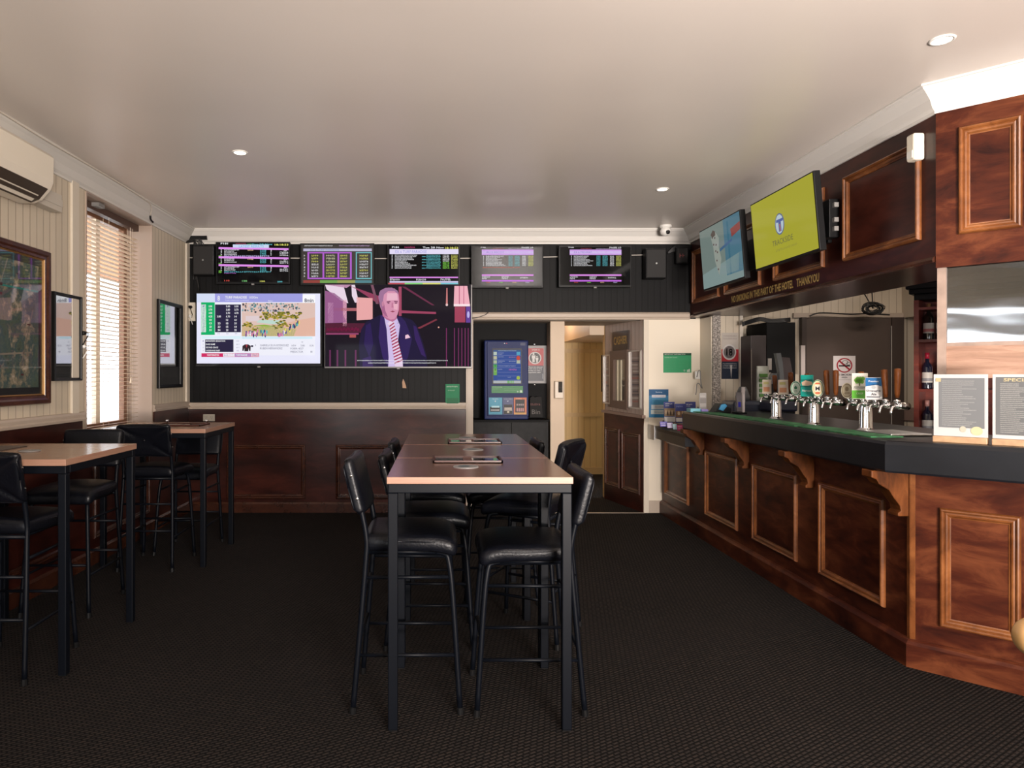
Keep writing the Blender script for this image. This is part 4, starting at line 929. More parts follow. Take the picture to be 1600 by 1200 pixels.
# ---------------------------------------------------------------- televisions on the back wall
def tv(name,l,x0,y0,x1,y1,yp_,bz=(2.2,2.2,2.2,3.5),bm_=None,group=None,base=(.004,.004,.005)):
    pl=YP(yp_); a=hit(x0,y0,pl); c=hit(x1,y1,pl)
    t=thing(name,l,'television',((a.x+c.x)/2,yp_+.05,c.z),0,group)
    b=BM(); box(b,a.x,c.x,yp_,yp_+.045,c.z,a.z); obj('housing',b,bm_ or M_blackpl,t,bev=.004)
    b=BM(); box(b,a.x+.25*(c.x-a.x),c.x-.25*(c.x-a.x),yp_+.045,YB,c.z+.1,a.z-.1); obj('wall_mount',b,M_blackpl,t)
    b=BM(); rslab(b,x0+bz[0],y0+bz[1],x1-bz[2],y1-bz[3],pl,0,.002); obj('screen',b,mat('tv_screen_%g'%base[0],base,.05,spec=.16),t)
    b=BM(); m_=(x0+x1)/2; rslab(b,m_-2.2,y1-1,m_+2.2,y1+1.2,pl,-.02,.004); obj('sensor_foot',b,M_grey,t)
    return t,pl
def art_on(pl,em,ox=0,oy=0,k=1): 
    a=Art(lambda x,y,h: hit(x,y,pl)+pl[1]*(h+.002),em,ox,oy,k,step=.0007,rough=.05); return a
PU=(.55,.14,.75); PI=(.78,.28,.85); CY_=(.12,.55,.62); GRN=(.25,.75,.08); YEL=(.75,.75,.15); LAV=(.62,.55,.9); W_=(.85,.85,.88); RD=(.7,.08,.06); OR=(.85,.55,.3)
SM='smaller odds screens along the top of the back wall'
# 1 latest results
t,pl=tv('television','small odds screen at the far left of the top row, headed latest results',337,378,453,444,YB-.12,group=SM)
A=art_on(pl,.95,335,375,11.03)
A.text('P181',110,45,235,78,W_,True); A.text('Tue 28 Nov',640,62,1000,88,CY_,True); A.text('18:18:53',1040,66,1275,98,YEL,True); A.scrib(370,52,540,76,(.4,.05,.1),22); A.scrib(575,60,650,84,(.1,.5,.15),22)
A.rect(320,78,940,140,(.62,.72,.92)).up().text('LATEST RESULTS',425,90,850,130,(.2,.5,.8),True); A.layer=1
for yy in (122,280,415): A.poly([(75,yy),(1278,yy+22),(1278,yy+54),(75,yy+34)],PI)
for base,rows in ((160,4),(318,3),(455,3)):
    for r in range(rows):
        y=base+r*27; A.scrib(112,y,140,y+20,W_,26).scrib(172,y,172+random.randint(170,320),y+20,W_,22)
        if r==0: A.scrib(575,y+4,695,y+24,OR,26)
        A.scrib(790,y+8,905,y+28,CY_,28); A.scrib(970,y+10,1000,y+30,W_,28); A.scrib(1130 if r else 1200,y+14,1275,y+34,W_,30)
for y in (262,392,525,550): A.scrib(78,y,136,y+22,GRN,28)
A.scrib(172,266,960,288,LAV,34).scrib(172,538,1000,560,CY_,34).scrib(172,565,375,580,(.5,.15,.6),26)
for x,c,s in ((172,RD,'110'),(478,(.2,.6,.2),'120'),(785,YEL,'150'),(1085,CY_,'200')): A.text(s,x,684+x*.02,x+88,710+x*.02,c,True)
A.done('screen_graphics',t)
# 2 table, screen base greyed in place of a bright reflection
t,pl=tv('television','small reflection-greyed odds screen with purple and teal tables, second from left in the top row',469,380,585,446,YB-.12,base=(.05,.048,.046),group=SM)
A=art_on(pl,.8,0,0,1)
A.scrib(476,383,520,385,W_,2).scrib(530,383,578,385,(.6,.4,.7),2); A.rect(474,388.5,581,392.5,(.60,.58,.80)).up().text('EX 6 TURF PARADISE',485,389.2,530,391.8,(.2,.35,.6)); A.layer=1
for x in (480.5,504,527.5,547): A.rect(x,394,x+2.6,436,PU)
A.rect(480.5,394,549.6,396,PU).rect(480.5,434,549.6,436,PU)
for e in ((556,394,581,395.6),(556,434.4,581,436),(556,394,557.6,436),(579.5,394,581,436)): A.rect(*e,(.2,.6,.65))
for r in range(8):
    y=398+r*4.6; A.scrib(475,y,478,y+2.8,W_,2.6); A.scrib(487,y,500,y+2.8,YEL if r<3 else W_,2.8); A.scrib(510,y,524,y+2.8,YEL if r>3 else (.8,.8,.5),2.8); A.scrib(532,y,545,y+2.8,YEL,2.8); A.scrib(562,y,577,y+2.8,YEL if r in (0,1,5) else W_,2.8)
for x0,x1,c in ((474,500,(.35,.06,.05)),(500,527,(.2,.45,.1)),(527,555,(.4,.42,.12)),(555,581,(.1,.28,.32))): A.rect(x0,438,x1,442,c)
A.done('screen_graphics',t)
# 3
t,pl=tv('television','small odds screen in the middle of the top row with white heading band',605,381,719,446,YB-.12,group=SM)
A=art_on(pl,.95,500,350,4.8)
A.text('P184',540,168,592,182,W_,True).text('Tue 28 Nov',770,170,930,184,W_,True).text('18:18:53',938,172,1036,188,YEL,True).scrib(635,168,715,182,(.4,.05,.15),10)
A.rect(522,188,1038,226,(.80,.74,.95)).up().text('EX 6 TURF PARADISE',565,198,800,218,(.30,.3,.75)); A.layer=1
for r in range(10):
    y=230+r*10.8; A.scrib(538,y,550,y+8,W_,11).scrib(562,y,562+random.randint(90,190),y+8,W_,9); A.scrib(765 if r%2 else 800,y,905,y+8,CY_,9.5).scrib(922,y,972,y+8,W_ if r<5 else GRN,10).scrib(985,y,1036,y+8,YEL,10)
A.rect(522,396,1036,406,PI).rect(522,428,1036,440,(.65,.6,.85)).scrib(525,409,600,425,W_,11).scrib(722,409,800,425,W_,11).scrib(905,409,985,425,W_,11)
for x0,x1,c in ((512,636,(.55,.08,.1)),(636,770,(.25,.7,.2)),(770,905,(.75,.75,.2)),(905,1036,(.2,.6,.7))): A.rect(x0,441,x1,452,c)
A.done('screen_graphics',t)
# 4, 5
for nm,x0,y0,x1,y1,o,sx,l in (('4',736,384,849,450,0,0,'small odds screen with red line, second from right in the top row'),('5',873,383.5,987,449,1,137.3,'small odds screen at the right end of the top row')):
    t,pl=tv('television',l,x0,y0,x1,y1,YB-.12,base=(.008,.008,.008) if not o else (.006,.006,.006),group=SM)
    A=art_on(pl,.9,680+sx,370,5)
    A.text('P186' if not o else 'P188',356,79,396,88,W_,True).text('PAGES 1/2',675,79,766,90,W_,True).scrib(450,88,540,96,(.35,.06,.1),8).scrib(570,90,760,98,(.45,.35,.5),8)
    A.rect(364,100,768,142,(.66,.36,.85)).rect(364,112,768,132,(.72,.62,.92)).up().text('AU 5 ASCOT' if not o else 'EX 6 MIDWAY',398,114,538,128,(.25,.2,.6)); A.layer=1
    for r in range(9 if not o else 9):
        y=148+r*9.2; A.scrib(375,y,388,y+7,W_,8).scrib(396,y,396+random.randint(90,160),y+7,W_,7); A.scrib(574,y,610,y+7,CY_,8).scrib(622,y,664,y+7,CY_,8).scrib(680,y,715,y+7,W_,8).scrib(728,y,768,y+7,YEL,8)
    if not o: A.scrib(372,236,665,244,(.6,.1,.05),8)
    A.rect(364,294,768,306,PI).rect(364,338,768,350,PU).scrib(366,309,428,320,W_,8).scrib(366,322,410,332,W_,8).scrib(520,309,578,320,W_,8).scrib(520,322,570,332,W_,8).scrib(664,314,730,326,W_,8)
    for x,c in ((400,RD),(500,GRN),(604,OR),(706,LAV)): A.scrib(x,353,x+30,360,c,8)
    A.done('screen_graphics',t)
# big racing screen
t,pl=tv('television','large bright racing screen with odds table and track picture',305.5,457,503.5,573,YB-.10,bz=(1,1.6,1.8,3.2))
A=art_on(pl,1.0,280,350,4.8)
PW=(.80,.80,.96); A.rect(132,522,1058,1046,PW).up()
A.rect(165,590,1020,985,(.86,.86,.95)).rect(132,522,265,588,(.66,.72,.9)).rect(268,522,926,586,(.34,.34,.74)).up()
A.rect(926,532,1020,598,(.95,.95,.98)); A.text('8',288,538,306,576,W_,True).text('TURF PARADISE',345,540,508,560,W_,True).text('1000m',526,541,590,560,W_).text('TURF PARADISE CLAIMING',345,568,522,578,(.7,.7,.9)).text('R6m',668,572,702,582,W_)
A.up().text('8min',940,558,1008,588,(.06,.06,.1),True); A.layer=3
A.rect(165,588,268,832,(.0,.42,.13)).rect(165,604,202,812,(.9,.9,.95)).rect(270,604,464,812,(.018,.014,.05)); A.up()
for i,v in enumerate(('3.00','3.70','4.00','4.20','10','13','23','31')):
    y=610+i*25.5; A.text(v,222 if len(v)>2 else 227,y,248 if len(v)>2 else 244,y+15,W_,True); A.text(str(i+1),178,y,188,y+15,(.3,.3,.5))
    for x,s in ((352,('5.00','3.80','3.70','6.70','12','18','15','20')[i]),(415,('3.50','3.70','4.70','14','61','51','18','55')[i])): A.text(s,x,y,x+(30 if len(s)>2 else 17),y+15,W_,True)
    if i==3: A.text('3.80',284,y,314,y+15,W_,True)
    if i>4: A.text(('23','23','34')[i-5],290,y,310,y+15,W_,True)
A.scrib(290,816,310,828,(.4,.4,.6),9).scrib(355,816,375,828,(.4,.4,.6),9).scrib(420,816,440,828,(.4,.4,.6),9)
# track picture
A.rect(470,592,1020,842,(.72,.52,.46)); A.up(); A.poly([(470,760),(700,770),(900,720),(1020,700),(1020,842),(470,842)],(.75,.45,.35)).poly([(470,770),(640,755),(880,790),(860,842),(470,842)],(.26,.42,.05)).up()
for k in range(150):
    x=random.uniform(474,900); y=random.uniform(597,662); 
    if x>800 and y>640: continue
    A.disc(x,y,random.uniform(3,9),random.uniform(4,10),random.choice(((.12,.1,.12),(.05,.06,.08),(.15,.35,.4),(.7,.6,.6),(.5,.5,.55),(.1,.2,.2))),6)
A.up()
A.poly([(580,738),(600,720),(760,722),(790,740),(700,752)],(.5,.68,.6)).rect(500,690,600,730,(.72,.6,.62)).up()
for cx,cy,w_,h_ in ((655,690,50,36),(720,690,36,28),(790,680,85,34),(870,690,40,28),(515,760,50,26),(565,790,34,18),(780,745,60,24),(740,770,40,16)):
    for q in range(26): A.disc(cx+random.gauss(0,w_*.45),cy+random.gauss(0,h_*.45),w_*.2,h_*.22,random.choice(((.30,.24,.03),(.14,.16,.02),(.5,.36,.06),(.05,.07,.015))),6)
A.up(); 
for k in range(60):
    x=random.choice((random.uniform(740,900),random.uniform(500,660))); y=random.uniform(720,835) if x>700 else random.uniform(800,838); 
    if x>700: y=840-(x-740)*.62+random.uniform(-12,14)
    A.disc(x,y,6,15,random.choice(((.04,.04,.16),(.06,.05,.3),(.85,.8,.85),(.1,.1,.2),(.7,.2,.4),(.8,.7,.1),(.1,.5,.5))),8)
A.layer=5
A.rect(470,845,1000,862,(.62,.82,.92)).text('AU 8',480,850,496,860,(.3,.4,.5)).rect(170,840,464,862,(.70,.86,.93))
A.rect(196,866,408,960,(.018,.014,.05)).up()
for i,s in enumerate(("MONSTER'S SENSATION",'DUKE GAME','SECOND GRACE','UNDERHAND BABY')): A.text(s,202,872+i*24,202+len(s)*7.6,884+i*24,W_,True); A.text(str(i+1),178,872+i*24,184,884+i*24,(.3,.3,.5)); A.text(('100','61','61','46')[i],430,872+i*24,450,884+i*24,(.4,.4,.5))
A.rect(168,970,600,998,(.62,.02,.12)).rect(330,972,418,996,(.85,.85,.93)).rect(418,972,540,996,(.35,.45,.85)).rect(540,972,598,996,(.85,.85,.93)).up().text('WORTHINGTON',210,976,300,990,W_,True).text('Box 3',338,978,366,990,(.3,.3,.5)).text('TURF PARADISE',430,976,512,990,W_,True).text('Box',555,978,580,990,(.3,.3,.5))
A.poly([(476,915),(494,903),(520,903),(538,915),(536,952),(526,952),(522,930),(520,955),(490,955),(490,930),(484,952),(475,950)],(.03,.015,.02)).disc(548,916,10,7,(.03,.02,.05),10).up().poly([(500,905),(514,905),(507,930)],(.4,.03,.05))
DT=(.12,.12,.2)
A.text('GABRIELA SILVA RODRIGUEZ',608,903,822,918,DT).text('RUBEN HERNANDEZ',608,925,776,940,DT).text('NSW',844,905,878,919,DT).text('FORM: 4557',836,928,932,942,DT).text('PREDICTOR',836,951,930,966,DT).text('3.80',912,905,942,919,DT).text('5',571,903,578,916,DT).text('W',918,880,930,892,DT).text('X.00',978,905,1008,919,DT).text('88',986,951,1000,965,DT)
A.done('screen_graphics',t)
# presenter screen
t,pl=tv('television','largest television showing a seated man in a dark suit and striped tie',506.8,444.5,738,575.5,YB-.14,bz=(1.8,1.8,2,3.2),bm_=mat('silver_bezel',(.14,.135,.135),.4,.5))
A=art_on(pl,1.0,500,350,4.8)
A.rect(38,455,1132,1070,(.004,.001,.008)).up()
PK=(.80,.42,.52); LP=(.80,.66,.78); MG=(.28,.04,.10); DM=(.07,.01,.045)
A.poly([(38,500),(110,520),(200,590),(200,740),(38,745)],(.30,.10,.25)).poly([(38,456),(175,456),(212,595),(150,570),(50,490)],LP).poly([(236,456),(262,456),(292,590),(262,590),(240,540)],LP).rect(60,590,100,740,(.55,.28,.45)).rect(172,570,200,765,PK)
A.poly([(275,550),(395,556),(395,716),(275,722)],(.80,.38,.38)).rect(104,630,275,652,(.40,.12,.14)).poly([(205,456),(440,540),(440,600),(290,500)],MG).poly([(38,455),(236,455),(200,480)],(.5,.25,.4))
A.rect(590,470,612,690,(.35,.06,.12)).poly([(612,648),(870,660),(870,676),(612,668)],(.33,.05,.11)).poly([(612,470),(640,470),(860,610),(840,610)],(.14,.02,.06)).poly([(730,780),(870,712),(880,720),(750,786)],(.20,.03,.05)).poly([(380,456),(400,456),(440,600),(420,600)],(.2,.08,.12))
A.rect(40,745,420,815,(.08,.008,.03)).rect(45,818,290,830,(.30,.05,.15)).rect(222,830,270,852,(.4,.08,.08))
for k in range(16): A.disc(60+k*15,790+4*math.sin(k*3),9,14,(.16,.015,.05),8)
for x in (70,125,185,262): A.rect(x,945,x+12,1068,(.13,.02,.09))
for x in (945,1005,1035,1060,1085,1108): A.rect(x,780,x+7,1068,(.16,.02,.10))
A.poly([(1008,465),(1105,465),(1125,610),(1003,610)],(.85,.42,.50)).rect(1010,620,1090,738,(.35,.05,.10)).rect(1095,620,1128,740,(.12,.05,.30)).poly([(948,480),(956,480),(958,610),(944,610)],(.6,.2,.2)).disc(951,606,9,10,(.9,.7,.7),10).disc(890,775,6,6,(.8,.4,.3),8).up()
A.rect(1003,600,1125,618,(.95,.75,.78)).rect(1042,465,1048,610,(.5,.1,.2)).rect(1076,465,1081,610,(.5,.1,.2)).disc(1112,680,10,26,(.5,.45,.8),10)
# the man: jacket, shirt, tie, head
SU=(.008,.004,.035); SU2=(.030,.010,.10)
A.up().poly([(300,1070),(292,900),(310,790),(345,735),(450,682),(530,690),(600,690),(690,720),(725,760),(770,880),(800,990),(806,1070)],SU)
A.up().poly([(475,690),(575,700),(600,760),(560,1070),(510,1070),(490,780)],(.62,.50,.80)).poly([(700,760),(722,770),(765,900),(795,1000),(760,980),(712,860)],SU2).poly([(345,760),(380,740),(400,900),(370,1000),(330,900)],(.02,.008,.08)).poly([(575,705),(600,690),(640,730),(690,860),(660,1000),(622,1060),(600,900)],(.022,.010,.085)).poly([(320,1010),(380,990),(400,1070),(320,1070)],SU2)
A.up().poly([(455,682),(480,690),(500,790),(515,1000),(512,1070),(470,1000),(440,850)],(.03,.012,.11)).poly([(640,835),(660,828),(678,852),(640,862)],(.85,.55,.68)).poly([(505,745),(530,725),(562,735),(558,765),(620,1020),(622,1070),(562,1070),(545,900),(525,770)],(.78,.62,.80))
A.up()
for k in range(13):
    y=745+k*23; x0=520+(y-745)*.14; x1=556+(y-745)*.235
    A.poly([(x0,y+18),(x1,y-8),(x1+1,y+2),(x0+1,y+29)],(.38,.03,.10))
A.layer+=1
A.poly([(468,650),(580,650),(576,712),(545,735),(500,718),(470,690)],(.50,.16,.30)).up()
A.poly([(440,560),(445,515),(475,488),(515,478),(560,485),(588,515),(594,570),(592,640),(582,680),(560,712),(530,718),(498,700),(470,670),(452,620)],(.66,.28,.42)).up()
A.poly([(446,590),(438,545),(452,500),(490,480),(540,478),(582,500),(590,530),(560,505),(510,505),(480,530),(474,570),(478,610),(462,640)],(.34,.16,.30)).poly([(505,520),(578,520),(584,570),(500,575)],(.80,.45,.56)).poly([(455,600),(480,590),(490,650),(510,700),(490,690),(465,660)],(.38,.12,.25)).poly([(550,600),(585,600),(582,645),(555,640)],(.80,.42,.52)).up()
A.poly([(500,582),(528,578),(528,586),(502,590)],(.16,.04,.10)).poly([(556,578),(584,580),(583,587),(558,586)],(.16,.04,.10)).disc(514,594,8,4,(.1,.02,.06),10).disc(570,594,8,4,(.1,.02,.06),10).poly([(538,590),(548,592),(552,628),(536,628)],(.52,.18,.30)).poly([(526,656),(545,650),(564,656),(546,664)],(.30,.05,.10)).disc(472,600,9,20,(.55,.22,.34),12)
A.layer+=1
A.scrib(280,1020,960,1028,W_,8).scrib(362,1038,876,1046,W_,8)
A.done('screen_graphics',t)
# ---------------------------------------------------------------- televisions on the bulkhead
def side_tv(l,y0,y1,z0,z1,xt,xb_,pict):
    t=thing('television',l,'television',(XB-.02,(y0+y1)/2,z0),0,'televisions on the bulkhead')
    a=Vector((xb_,y1,z0)); u=Vector((0,y0-y1,0)); v=Vector((xt-xb_,0,z1-z0)); n=v.cross(u).normalized()
    if n.x>0: n=-n
    b=BM(); extr(b,[a,a+u,a+u+v,a+v],-n*.045); obj('housing',b,M_blackpl,t,bev=.004)
    o=Vector((XB,(y0+y1)/2,(z0+z1)/2))
    b=BM(); box(b,xb_+.06,XB-.03,o.y-.05,o.y+.05,o.z-.12,o.z-.04); box(b,XB-.028,XB-.002,o.y-.2,o.y+.2,o.z-.16,o.z+.1); box(b,xb_+.065,xb_+.09,o.y-.16,o.y+.16,o.z-.14,o.z+.12); obj('wall_arm',b,M_blackpl,t)
    A=Art(lambda x,y,h: a+u*(.012+.976*x)+v*(1-(.02+.95*y))+n*(h+.0005),.85,step=.0008,rough=.1); pict(A); A.done('screen_graphics',t)
    return t
YG=(.42,.40,.035)
def p_track(A):
    A.rect(0,0,1,1,YG).up().disc(.47,.47,.075,.155,(.10,.13,.28)).up().disc(.47,.47,.064,.138,(.50,.60,.66)).up().rect(.42,.40,.53,.44,(.08,.12,.35)).rect(.455,.44,.495,.58,(.08,.12,.35)).rect(.468,.47,.484,.58,(.6,.2,.08)).text('TRACKSIDE',.33,.68,.66,.76,(.14,.14,.06))
    A.scrib(.38,.82,.72,.855,(.30,.29,.05),.02)
def p_sport(A):
    A.rect(0,0,1,1,(.17,.22,.20)).up().rect(.62,0,1,.9,(.07,.17,.23)).poly([(0,.75),(1,.6),(1,1),(0,1)],(.22,.30,.29)).rect(.70,.05,.74,.9,(.03,.13,.2)).up()
    A.poly([(.78,.2),(1,.15),(1,.27),(.8,.33)],(.25,.05,.045)).poly([(.3,.2),(.42,.12),(.5,.25),(.48,.4),(.52,.6),(.44,.85),(.36,.6),(.34,.35)],(.30,.33,.29)).poly([(.5,.43),(.8,.35),(.8,.39),(.5,.48)],(.05,.12,.22)).up()
    for x,y in ((.34,.2),(.40,.22),(.36,.32),(.42,.34),(.4,.44),(.44,.47),(.41,.6),(.43,.75)): A.disc(x,y,.016,.018,(.12,.08,.08),8)
    A.poly([(.30,.14),(.36,.08),(.42,.12),(.42,.18),(.34,.2)],(.08,.06,.05))
side_tv('left bulkhead television showing a pale sporting scene',5.64,6.52,2.255,2.812,2.43,2.475,p_sport)
side_tv('right bulkhead television with yellow-green racing channel screen',4.53,5.45,2.282,2.80,2.43,2.475,p_track)
b=BM(); y=2.7*1090/(1299-CX); box(b,XB-.07,XB-.001,y-.10,y+.09,2.40,2.66); 
t=thing('media_box','black box with cable sockets fixed behind the right bulkhead television','media box',(XB,y,2.40)); obj('case',b,M_blackpl,t,bev=.005)
for k,z in enumerate((2.44,2.50,2.60)): b=BM(); box(b,XB-.05,XB-.02,y-.125,y-.10,z,z+.03); obj('connector',b,M_grey,t)
# ---------------------------------------------------------------- betting machine, cabinet, poster in the alcove
t=thing('low_cabinet','dark charcoal cabinet in the alcove under the betting machine','cabinet',(.95,7.7,0))
cx0=xp1+.01; cx1=hit(857,660,YP(7.62)).x; zc=.985
M_char=mat('charcoal_laminate',(.013,.013,.0135),.5,noise=.25,ns=25,spec=.15)
b=BM(); box(b,cx0,cx1,7.64,YA,.06,zc-.02); obj('carcass',b,M_char,t)
b=BM(); box(b,cx0-.0,cx1+.01,7.61,YA,zc-.02,zc); obj('cabinet_top',b,M_blackp,t,bev=.003)
mid=hit(799,660,YP(7.62)).x
for a,c in ((cx0+.003,mid-.003),(mid+.003,cx1-.02)): b=BM(); box(b,a,c,7.622,7.64,.1,zc-.03); obj('door',b,M_char,t,bev=.002)
PM=YP(7.66)
a=hit(757,531.5,PM); c=hit(826,652,PM)
t=thing('betting_machine','blue betting terminal with lit touch screen standing on the alcove cabinet','betting machine',((a.x+c.x)/2,7.8,zc))
M_navy=mat('machine_blue',(.012,.022,.10),.5,spec=.2)
b=BM(); box(b,a.x,c.x,7.68,YA-.005,zc,a.z); obj('body',b,M_navy,t,bev=.012,seg=3)
b=BM(); slab(b,[(761,533.5),(824,533.5),(826,650),(762,650)],PM,-.03,.0); obj('front_panel',b,mat('machine_blue_front',(.016,.026,.10),.5,spec=.2),t,bev=.004)
A=Art(on(PM),0,730,490,5.217,step=.0012,rough=.4); 
A.rect(434,238,474,260,(.01,.02,.1)).disc(305,243,4,4,(.9,.8,.8)).disc(322,243,4,4,(.7,.05,.1)); A.done('indicator_lights',t)
def sub_art(lay=1):
    a=Art(on(PM),0,730,490,5.217,step=.0012,rough=.4); a.layer=lay; return a
A=sub_art(); A.rect(176,684,286,822,(.04,.34,.52)).up().text('TICKETS',205,692,252,701,(.6,.8,.85)).poly([(222,710),(236,710),(229,722)],(.7,.85,.9)); A.done('ticket_slot_panel',t)
A=sub_art(); A.rect(380,684,484,822,(.62,.15,.05)).up().rect(382,806,482,822,(.65,.33,.07)).text('CASH',400,690,440,698,(.9,.7,.6)); A.done('cash_slot_panel',t)
A=sub_art(); A.rect(290,684,376,822,(.05,.07,.2)).up().text('VOUCHERS',300,692,368,701,(.4,.45,.6)).poly([(322,710),(340,710),(331,720)],(.4,.45,.6)); A.done('voucher_slot_panel',t)
A=sub_art(); A.rect(198,590,455,648,(.01,.22,.05)).up()
A.text('IMPORTANT INFORMATION',205,596,285,604,(.4,.6,.4)).scrib(205,612,270,616,(.2,.45,.25),6).scrib(300,612,430,616,(.2,.45,.25),6).scrib(300,624,410,628,(.2,.45,.25),6).disc(412,636,7,7,(.3,.5,.35)).rect(428,624,448,644,(.5,.7,.5))
A.done('green_information_label',t)
for q in ((186,760,268,800),(298,742,368,818),(392,700,468,806)): b=BM(); rslab(b,730+q[0]/5.217,490+q[1]/5.217,730+q[2]/5.217,490+q[3]/5.217,PM,0,.006); obj('slot_bezel',b,mat('slot_black',(.006,.006,.007),.4,spec=.2),t)
A=Art(on(PM),0,730,490,5.217,step=.0075,rough=.3); A.rect(192,782,262,790,(.4,.4,.42)).rect(198,752,262,766,(.25,.6,.72)).rect(302,765,364,785,(.25,.18,.12)).rect(300,786,366,790,(.35,.3,.25)).rect(325,795,342,808,(.4,.35,.2))
for k in range(4): A.rect(402+k*16,770,412+k*16,798,(.35,.04,.05)).rect(402+k*16,735,412+k*16,750,(.12,.02,.02))
A.done('slot_details',t)
b=BM(); rslab(b,730+205/5.217,490+284/5.217,730+445/5.217,490+574/5.217,PM,0,.004); obj('screen_bezel',b,mat('slot_black',(.006,.006,.007),.4,spec=.2),t)
A=Art(on(PM),.75,730,490,5.217,step=.0008); A.layer=7
A.rect(212,296,438,568,(.035,.09,.36)).up(); A.rect(212,296,438,310,(.06,.12,.3)).rect(212,546,438,568,(.55,.58,.6))
for y,c in ((312,(.6,.7,.6)),(346,(.62,.6,.4)),(380,(.5,.6,.4)),(414,(.15,.5,.12)),(446,(.3,.55,.15)),(474,(.2,.5,.1))): A.rect(214,y,242,y+28,c)
A.rect(402,312,432,338,(.1,.45,.65)).rect(402,380,432,406,(.55,.6,.45)).rect(326,546,352,568,(.2,.55,.15)).rect(354,546,380,568,(.25,.6,.15))
for y in (340,376,408,440,478,508,540): A.rect(246,y,438,y+2,(.25,.3,.6))
A.up().disc(416,362,16,18,(.7,.08,.05)).disc(416,524,15,15,(.45,.6,.08)).disc(229,425,9,9,(.05,.35,.08)).disc(229,457,9,9,(.1,.4,.05)).text('ACCOUNT FUNDS IN YOUR ACCOUNT',250,299,400,307,(.6,.7,.8))
for y,x1 in ((318,300),(328,290),(350,300),(384,305),(394,290),(424,400),(452,290)): A.scrib(252,y,x1,y+6,(.55,.6,.75),6)
A.scrib(340,352,396,358,(.6,.3,.5),6).scrib(340,386,396,392,(.55,.6,.75),6).scrib(340,450,405,464,(.6,.15,.5),8).scrib(330,516,356,521,(.6,.65,.8),5)
A.done('touch_screen',t)
# under 18 sign behind it
PQ=YP(YA)
t=thing('warning_sign','red and black warning sign with two figures beside the betting machine','sign',tuple(hit(838,600,PQ)))
b=BM(); slab(b,[(824,540),(853.8,540),(853.8,599),(824,599)],PQ,.001,.008); obj('sign_panel',b,mat('sign_grey',(.16,.15,.15),.4),t)
A=Art(on(PQ),0,730,490,5.217,rough=.35); A.layer=15
A.rect(490,283,622,424,(.50,.03,.035)).rect(490,424,622,548,(.02,.025,.045)).up().disc(552,362,51,50,(.75,.72,.7)).up().disc(552,362,44,43,(.012,.012,.014)).up()
F1=(.8,.78,.75)
for x,y,s in ((540,330,1.0),(568,352,.72)):
    A.disc(x,y,8*s,8*s,F1).poly([(x-15*s,y+11*s),(x+15*s,y+11*s),(x+14*s,y+36*s),(x+9*s,y+36*s),(x+9*s,y+66*s),(x+1,y+66*s),(x,y+40*s),(x-1,y+66*s),(x-9*s,y+66*s),(x-9*s,y+36*s),(x-14*s,y+36*s)],F1)
A.text('UNDER 18',526,290,588,301,(.8,.75,.7),True)
for i,s in enumerate(('Minors are allowed','in this area as long','as they are with a','responsible adult.')): A.text(s,496,430+i*15,612-(4*i),441+i*15,(.7,.7,.7),True)
A.rect(612,490,616,530,(.4,.4,.45)).done('sign_print',t)
b=BM()
for y in (538,601.5): p=hit(835.5,y,PQ); lathe(b,[(0,0),(.011,0),(.009,-.006),(0,-.008)],(p.x,YA-.001,p.z),10,'y')
obj('screw_cap',b,M_chrome,t)
t=thing('chalkboard','small black chalk sign leaning against the alcove wall right of the betting machine','chalkboard',(hit(838,650,YP(7.9)).x,7.9,zc))
b=BM(); extr(b,[hit(x,y,YP(7.88)) for x,y in ((828,622),(832,619),(836,621),(841,619.5),(846,620),(848,652),(828,652))],Vector((0,.02,0))); obj('board',b,mat('chalk_black',(.012,.011,.011),.8),t)
A=Art(on(YP(7.88)),rough=.8); A.scrib(829,630,846,633.5,(.25,.12,.12),3.2); A.text('Bin',831,640,844,647,(.25,.23,.22)); A.done('chalk_writing',t)
# soap style dispenser on the pier
pp=YP(yp); t=thing('hand_sanitiser_dispenser','metal and black hand sanitiser dispenser on the tan pier','dispenser',tuple(hit(872,622,pp)))
b=BM(); rslab(b,865.5,595.5,879.5,622.5,pp,0,.05); obj('back_body',b,mat('disp_beige',(.55,.45,.34),.35),t,bev=.008)
b=BM(); rslab(b,871,596.5,877,613,pp,.05,.075); obj('black_front',b,M_gloss,t,bev=.004)
# metal strip at the corridor threshold
b=BM(); box(b,xpb-.2,XC0,YB-.06,YB-.03,0,.006); struct('trim_13',b,mat('threshold_metal',(.30,.25,.2),.4,.7))
# ---------------------------------------------------------------- cashier wall
def Q(*p): return [(940+x/3.639,490+y/3.636) for x,y in p]
b=BM(); slab(b,Q((20,555),(245,590),(240,1135),(20,1050)),PC,0,.012); d0=struct('wall_cashier_wainscot',b,M_mahog)
for q in (Q((32,640),(112,660),(108,1030),(32,990)),Q((125,665),(228,690),(212,1108),(125,1045))):
    ps=[hit(x,y,PC) for x,y in q]; u=(ps[1]-ps[0]); u.z=0; L_=u.length; u.normalize(); z0=(ps[3].z+ps[2].z)/2; z1=(ps[0].z+ps[1].z)/2
    b=BM(); o=Vector((ps[0].x,ps[0].y,0)); frame_mold(b,o+PC[1]*.012,u,Z3,PC[1],0,L_,max(.18,z0),z1,.05,.024); obj('panel_moulding',b,M_molddark,d0)
b=BM(); slab(b,Q((15,545),(250,578),(250,596),(15,560)),PC,.0,.04); struct('trim_14',b,mat('mauve_trim',(.25,.17,.14),.45))
t=thing('cashier_window','small cashier window in a brown frame','service window',tuple(hit(970,640,PC)))
b=BM()
o4=Q((62,215),(160,205),(158,548),(62,530)); i4=Q((82,262),(148,258),(146,500),(80,492))
